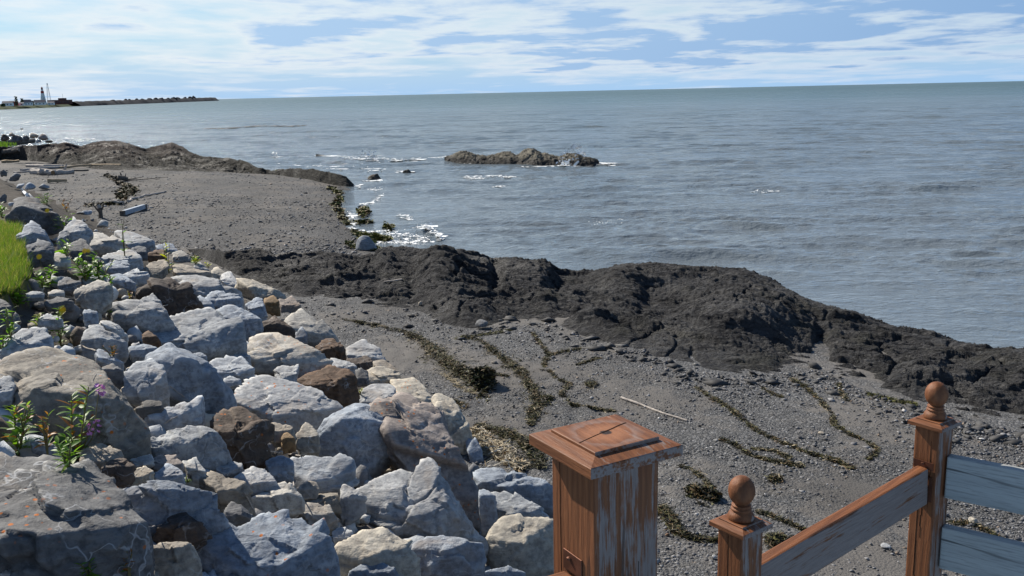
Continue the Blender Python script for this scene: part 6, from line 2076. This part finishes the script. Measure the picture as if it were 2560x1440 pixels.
# ------------------------------------------------------------------ wooden railing and posts
def wood_mats():
    M['wood_post'] = mat_wood('stained_post', 'post')[0]
    M['wood_rail'] = mat_wood('stained_rail', 'rail')[0]
    M['wood_plate'] = mat_wood('stained_cap', 'plate')[0]
    M['wood_turned'] = mat_wood('stained_finial', 'turned')[0]
    # the old cap: pale ring where an ornament stood, knot hole and a split
    m, g, b, P, c = mat_wood('stained_old_cap', 'plate')
    sep = g.node('ShaderNodeSeparateXYZ', {0: P})
    r = g.math('SQRT', g.math('ADD', g.math('POWER', g.math('ADD', sep.outputs[0], -0.004), 2.0), g.math('POWER', sep.outputs[1], 2.0)))
    rw = g.math('ADD', r, g.math('MULTIPLY', g.math('SUBTRACT', g.noise(P, 22.0, 4), 0.5), 0.05))
    disc = g.ramp(g.math('MULTIPLY', rw, 10.0), [(0.40, 0.55), (0.70, 0.0)])
    ring = g.math('MULTIPLY', g.ramp(g.math('MULTIPLY', rw, 10.0), [(0.66, 0.0), (0.74, 0.6), (0.95, 0.0)]), g.noise(P, 18.0, 4))
    up = g.node('ShaderNodeSeparateXYZ', {0: g.node('ShaderNodeNewGeometry').outputs['Normal']}).outputs[2]
    upk = g.ramp(up, [(0.8, 0.0), (0.95, 1.0)])
    c = g.mix(g.math('MULTIPLY', ring, upk), c, (0.28, 0.23, 0.21))
    c = g.mix(g.math('MULTIPLY', disc, upk), c, g.mix(g.noise(P, 40.0, 4), (0.26, 0.10, 0.045), (0.42, 0.19, 0.09)))
    hole = g.ramp(g.math('MULTIPLY', g.math('ADD', r, g.math('MULTIPLY', g.noise(P, 90.0, 2), 0.006)), 10.0), [(0.14, 1.0), (0.19, 0.0)])
    c = g.mix(g.math('MULTIPLY', hole, upk), c, (0.02, 0.008, 0.005))
    g.set(b, 'Base Color', c)
    M['wood_old_cap'] = m
    M['wood_dark'] = plain('split_in_wood', (0.015, 0.007, 0.005), 0.9, 0.2, 30.0)
    # grey boards
    m, g, b = new_mat('weathered_grey_board')
    P = g.node('ShaderNodeTexCoord').outputs['Object']
    q = g.mapping(P, scale=(1.0, 16, 16))
    n = g.noise(q, 2.0, 6, 0.6, 0.5)
    f = g.noise(q, 10.0, 5, 0.6)
    c = g.mix(n, (0.22, 0.23, 0.22), (0.42, 0.43, 0.41))
    c = g.mix(g.ramp(f, [(0.35, 0.5), (0.5, 0.0)]), c, (0.12, 0.12, 0.115))
    kn = g.voro(g.mapping(P, scale=(3.2, 9, 9)), 1.2)
    c = g.mix(g.ramp(kn, [(0.05, 0.7), (0.10, 0.0)]), c, (0.14, 0.10, 0.07))
    c = g.mix(g.ramp(g.noise(g.mapping(P, scale=(0.8, 10, 10)), 1.6, 2, 0.4, 0.4), [(0.34, 0.85), (0.36, 0.0)]), c, (0.03, 0.03, 0.03))
    g.set(b, 'Base Color', c)
    b.inputs['Roughness'].default_value = 0.75
    g.set(b, 'Normal', g.bump(g.math('ADD', f, n), 0.5, 0.004))
    M['wood_grey'] = m


wood_mats()


def square_stack(rings, c=(0, 0, 0)):
    """rings of (half side, z)"""
    V, Fs = [], []
    for h, z in rings:
        V += [(-h + c[0], -h + c[1], z), (h + c[0], -h + c[1], z), (h + c[0], h + c[1], z), (-h + c[0], h + c[1], z)]
    for i in range(len(rings) - 1):
        for k in range(4):
            k2 = (k + 1) % 4
            Fs.append((4 * i + k, 4 * i + k2, 4 * i + 4 + k2, 4 * i + 4 + k))
    Fs.append((3, 2, 1, 0))
    n = 4 * (len(rings) - 1)
    Fs.append((n, n + 1, n + 2, n + 3))
    return MB().add(V, Fs)


def post_shaft(side, z0, z1, split=()):
    """square post with eased edges and drying splits"""
    m = MB()
    m.box((0, 0, (z0 + z1) / 2), (side, side, z1 - z0), None, 0.005)
    return m


def splits(parent, side, lines):
    """drying checks: slim wedge cuts that stand a hair proud of the face, face 'l' (local -X) or 'r' (local -Y)"""
    for face, u, za, zb, w in lines:
        m = MB()
        n = 6
        for i in range(n):
            t0, t1 = i / n, (i + 1) / n
            zA, zB = za + (zb - za) * t0, za + (zb - za) * t1
            uu = u + 0.0025 * math.sin(i * 1.7)
            ww = w * (0.35 + 0.65 * math.sin(math.pi * (t0 + t1) / 2))
            if face == 'l':
                m.box((-side / 2 - 0.0002, uu, (zA + zB) / 2), (0.0012, ww, zB - zA))
            else:
                m.box((uu, -side / 2 - 0.0002, (zA + zB) / 2), (ww, 0.0012, zB - zA))
        m.build('split', M['wood_dark'], parent)


def railing():
    A36 = R(36.0)
    # --- railing with two ball topped posts
    pm = at_y(np.array([1852.0]), np.array([1303.0]), 2.47)[0]
    pr = at_y(np.array([2337.0]), np.array([1050.0]), 3.06)[0]
    mid_top, right_top = pm[2], pr[2]
    e = empty('railing', (pm[0], pm[1], h_land(pm[:1], pm[1:2])[0]), 0, 'stained brown railing with two ball topped posts, a slanted rail and two grey boards', 'railing')
    base = np.array(e.location)

    def ball_post(p, top, lab, s=0.089, cap=0.124, rz=A36):
        z0 = h_land(np.array([p[0]]), np.array([p[1]]))[0] - 0.3
        zc = top - 0.016
        o = post_shaft(s, z0 - top, -0.016).build('post', M['wood_post'], e)
        o.location = (p[0] - base[0], p[1] - base[1], top - base[2])
        o.rotation_euler = (0, 0, rz)
        tag(o, lab)
        h = cap / 2
        c = square_stack([(h, -0.0155), (h, -0.004), (h * 0.985, -0.0025), (h * 0.70, 0.004), (h * 0.70, 0.0075), (h * 0.68, 0.0085)]).build('post_cap', M['wood_plate'], o)
        prof = [(0.0355, 0.0086), (0.037, 0.013), (0.0365, 0.022), (0.031, 0.031), (0.0265, 0.034), (0.0265, 0.036), (0.029, 0.038), (0.029, 0.041), (0.0255, 0.043), (0.0235, 0.046), (0.027, 0.049), (0.027, 0.052), (0.024, 0.0535)]
        for i in range(15):
            a = -1.08 + (math.pi / 2 + 1.08) * i / 14
            prof.append((max(0.0015, 0.0375 * math.cos(a)), 0.0925 + 0.0435 * math.sin(a)))
        MB().lathe(prof, 36).build('finial', M['wood_turned'], o, True)
        return o
    pM = ball_post(pm, mid_top, 'shorter looking post with an egg shaped finial beside the big post')
    pR = ball_post(pr, right_top, 'post with a round finial where the slanted rail meets the grey boards')
    splits(pM, 0.089, [('l', 0.004, -0.9, -0.03, 0.0028), ('l', -0.03, -0.5, -0.2, 0.0016)])
    splits(pR, 0.089, [('l', 0.000, -0.42, -0.17, 0.0022), ('l', 0.012, -1.1, -0.30, 0.0030), ('l', -0.02, -0.3, -0.06, 0.0014)])
    # slanted rail
    a2, b2 = np.array(pm[:2]), np.array(pr[:2])
    dv = (b2 - a2) / np.linalg.norm(b2 - a2)
    a2, b2 = a2 + dv * 0.052, b2 - dv * 0.049
    zt_b = at_y(np.array([2306.0]), np.array([1165.0]), b2[1])[0][2]
    zt_a = at_y(np.array([1925.0]), np.array([1403.0]), a2[1] + 0.02)[0][2]
    th, hh = 0.042, 0.135
    A3, B3 = Vector((*a2, zt_a - hh / 2)), Vector((*b2, zt_b - hh / 2))
    d = B3 - A3
    rot = d.to_track_quat('X', 'Z')
    o = MB().box((0, 0, 0), (d.length, th, hh), None, 0.006).build('rail', M['wood_rail'], e)
    o.location = (A3 + B3) / 2 - Vector(base)
    o.rotation_euler = rot.to_euler()
    tag(o, 'slanted stained rail with a weathered grey side')
    # metal hanger around the rail end
    m = MB()
    m.box((d.length / 2 + 0.0015, 0, hh / 2 + 0.006), (0.003, th + 0.03, 0.028))
    m.box((d.length / 2 + 0.0015, -th / 2 - 0.006, -0.02), (0.003, 0.012, hh * 0.8))
    bk = m.build('bracket', M['metal'], o)
    MB().lathe([(0.005, 0), (0.005, 0.006), (0.0005, 0.007)], 10).build('screw', M['metal'], o, loc=(d.length / 2 - 0.004, 0.0, hh / 2 + 0.010))
    # two grey boards
    for (y0, y1, lab) in ((1137, 1240, 'upper grey board'), (1312, 1415, 'lower grey board')):
        s0 = np.array(pr[:2]) + np.array([math.cos(R(-30)), math.sin(R(-30))]) * 0.050
        z1 = at_y(np.array([2380.0]), np.array([float(y0)]), s0[1])[0][2]
        z0 = at_y(np.array([2380.0]), np.array([float(y1)]), s0[1])[0][2]
        dirr = np.array([math.cos(R(-37)), math.sin(R(-37))])
        L = 1.5
        s1 = s0 + dirr * L
        o = MB().box((0, 0, 0), (L, 0.040, z1 - z0), None, 0.005).build('board', M['wood_grey'], e)
        c = (s0 + s1) / 2
        o.location = (c[0] - base[0], c[1] - base[1], (z0 + z1) / 2 - base[2] + 0.00)
        o.rotation_euler = (0, 0, R(-37))
        tag(o, lab)
    # --- big post with the worn cap
    pb = at_y(np.array([1511.0]), np.array([1098.0]), 2.10)[0]
    z0 = h_land(pb[:1], pb[1:2])[0]
    g = empty('gate_post', (pb[0], pb[1], z0), 0, 'big square brown post with a worn flat cap and peeling stain', 'post')
    s = 0.181
    top = pb[2]
    o = post_shaft(s, z0 - 0.3 - top, -0.026).build('shaft', M['wood_post'], g)
    o.location = (0, 0, top - z0)
    o.rotation_euler = (0, 0, R(30))
    splits(o, s, [('l', 0.052, -0.9, -0.05, 0.0024), ('l', -0.02, -0.5, -0.33, 0.0012), ('r', 0.03, -0.5, -0.28, 0.0014)])
    h = 0.129
    c = square_stack([(h, -0.0255), (h, -0.002), (h * 0.985, 0.0), (h * 0.70, 0.008), (h * 0.70, 0.0145), (h * 0.685, 0.0160)]).build('post_cap', M['wood_old_cap'], g)
    c.location = (0, 0, top - z0)
    c.rotation_euler = (0, 0, R(30))
    m = MB()
    pts = [(-0.086, -0.022), (-0.05, -0.010), (-0.02, -0.001), (0.0, 0.004), (0.03, 0.012), (0.06, 0.022), (0.083, 0.027)]
    for (x0, y0), (x1, y1) in zip(pts[:-1], pts[1:]):
        dx, dy = x1 - x0, y1 - y0
        L = math.hypot(dx, dy)
        wdt = 0.0030 if x0 < 0 else 0.0045
        m.box(((x0 + x1) / 2, (y0 + y1) / 2, 0.0160), (L * 1.05, wdt, 0.0008), Matrix.Rotation(math.atan2(dy, dx), 3, 'Z'))
    m.build('split', M['wood_dark'], c)
    # rails of the gate post: one running towards the camera side on each hand
    zt = at_y(np.array([1652.0]), np.array([1424.0]), 2.1)[0][2]
    for ang, zz, lab in ((-62.0, zt, 'short rail leaving the far side of the big post'), (208.0, at_y(np.array([1400.0]), np.array([1436.0]), 2.05)[0][2], 'rail leaving the lit side of the big post')):
        dr = np.array([math.cos(R(ang)), math.sin(R(ang))])
        L = 0.9
        o = MB().box((0, 0, 0), (L, 0.042, 0.13), None, 0.006).build('rail', M['wood_rail'], g)
        q = dr * (s / 2 + 0.008 + L / 2)
        o.location = (q[0], q[1], zz - 0.065 - z0)
        o.rotation_euler = (0, 0, R(ang))
        tag(o, lab)
    dl = np.array([math.cos(R(210)), math.sin(R(210))])
    zb = at_y(np.array([1405.0]), np.array([1412.0]), 2.05)[0][2]
    m = MB()
    m.box((0, 0, 0), (0.004, 0.078, 0.05), None, 0.0015)
    o = m.build('bracket', M['metal'], g)
    o.location = (dl[0] * (s / 2 + 0.002), dl[1] * (s / 2 + 0.002), zb - z0)
    o.rotation_euler = (0, 0, R(30))
    MB().lathe([(0.006, 0), (0.006, 0.005), (0.001, 0.007)], 10).build('screw', M['metal'], o, loc=(-0.004, 0.01, 0.008))


railing()
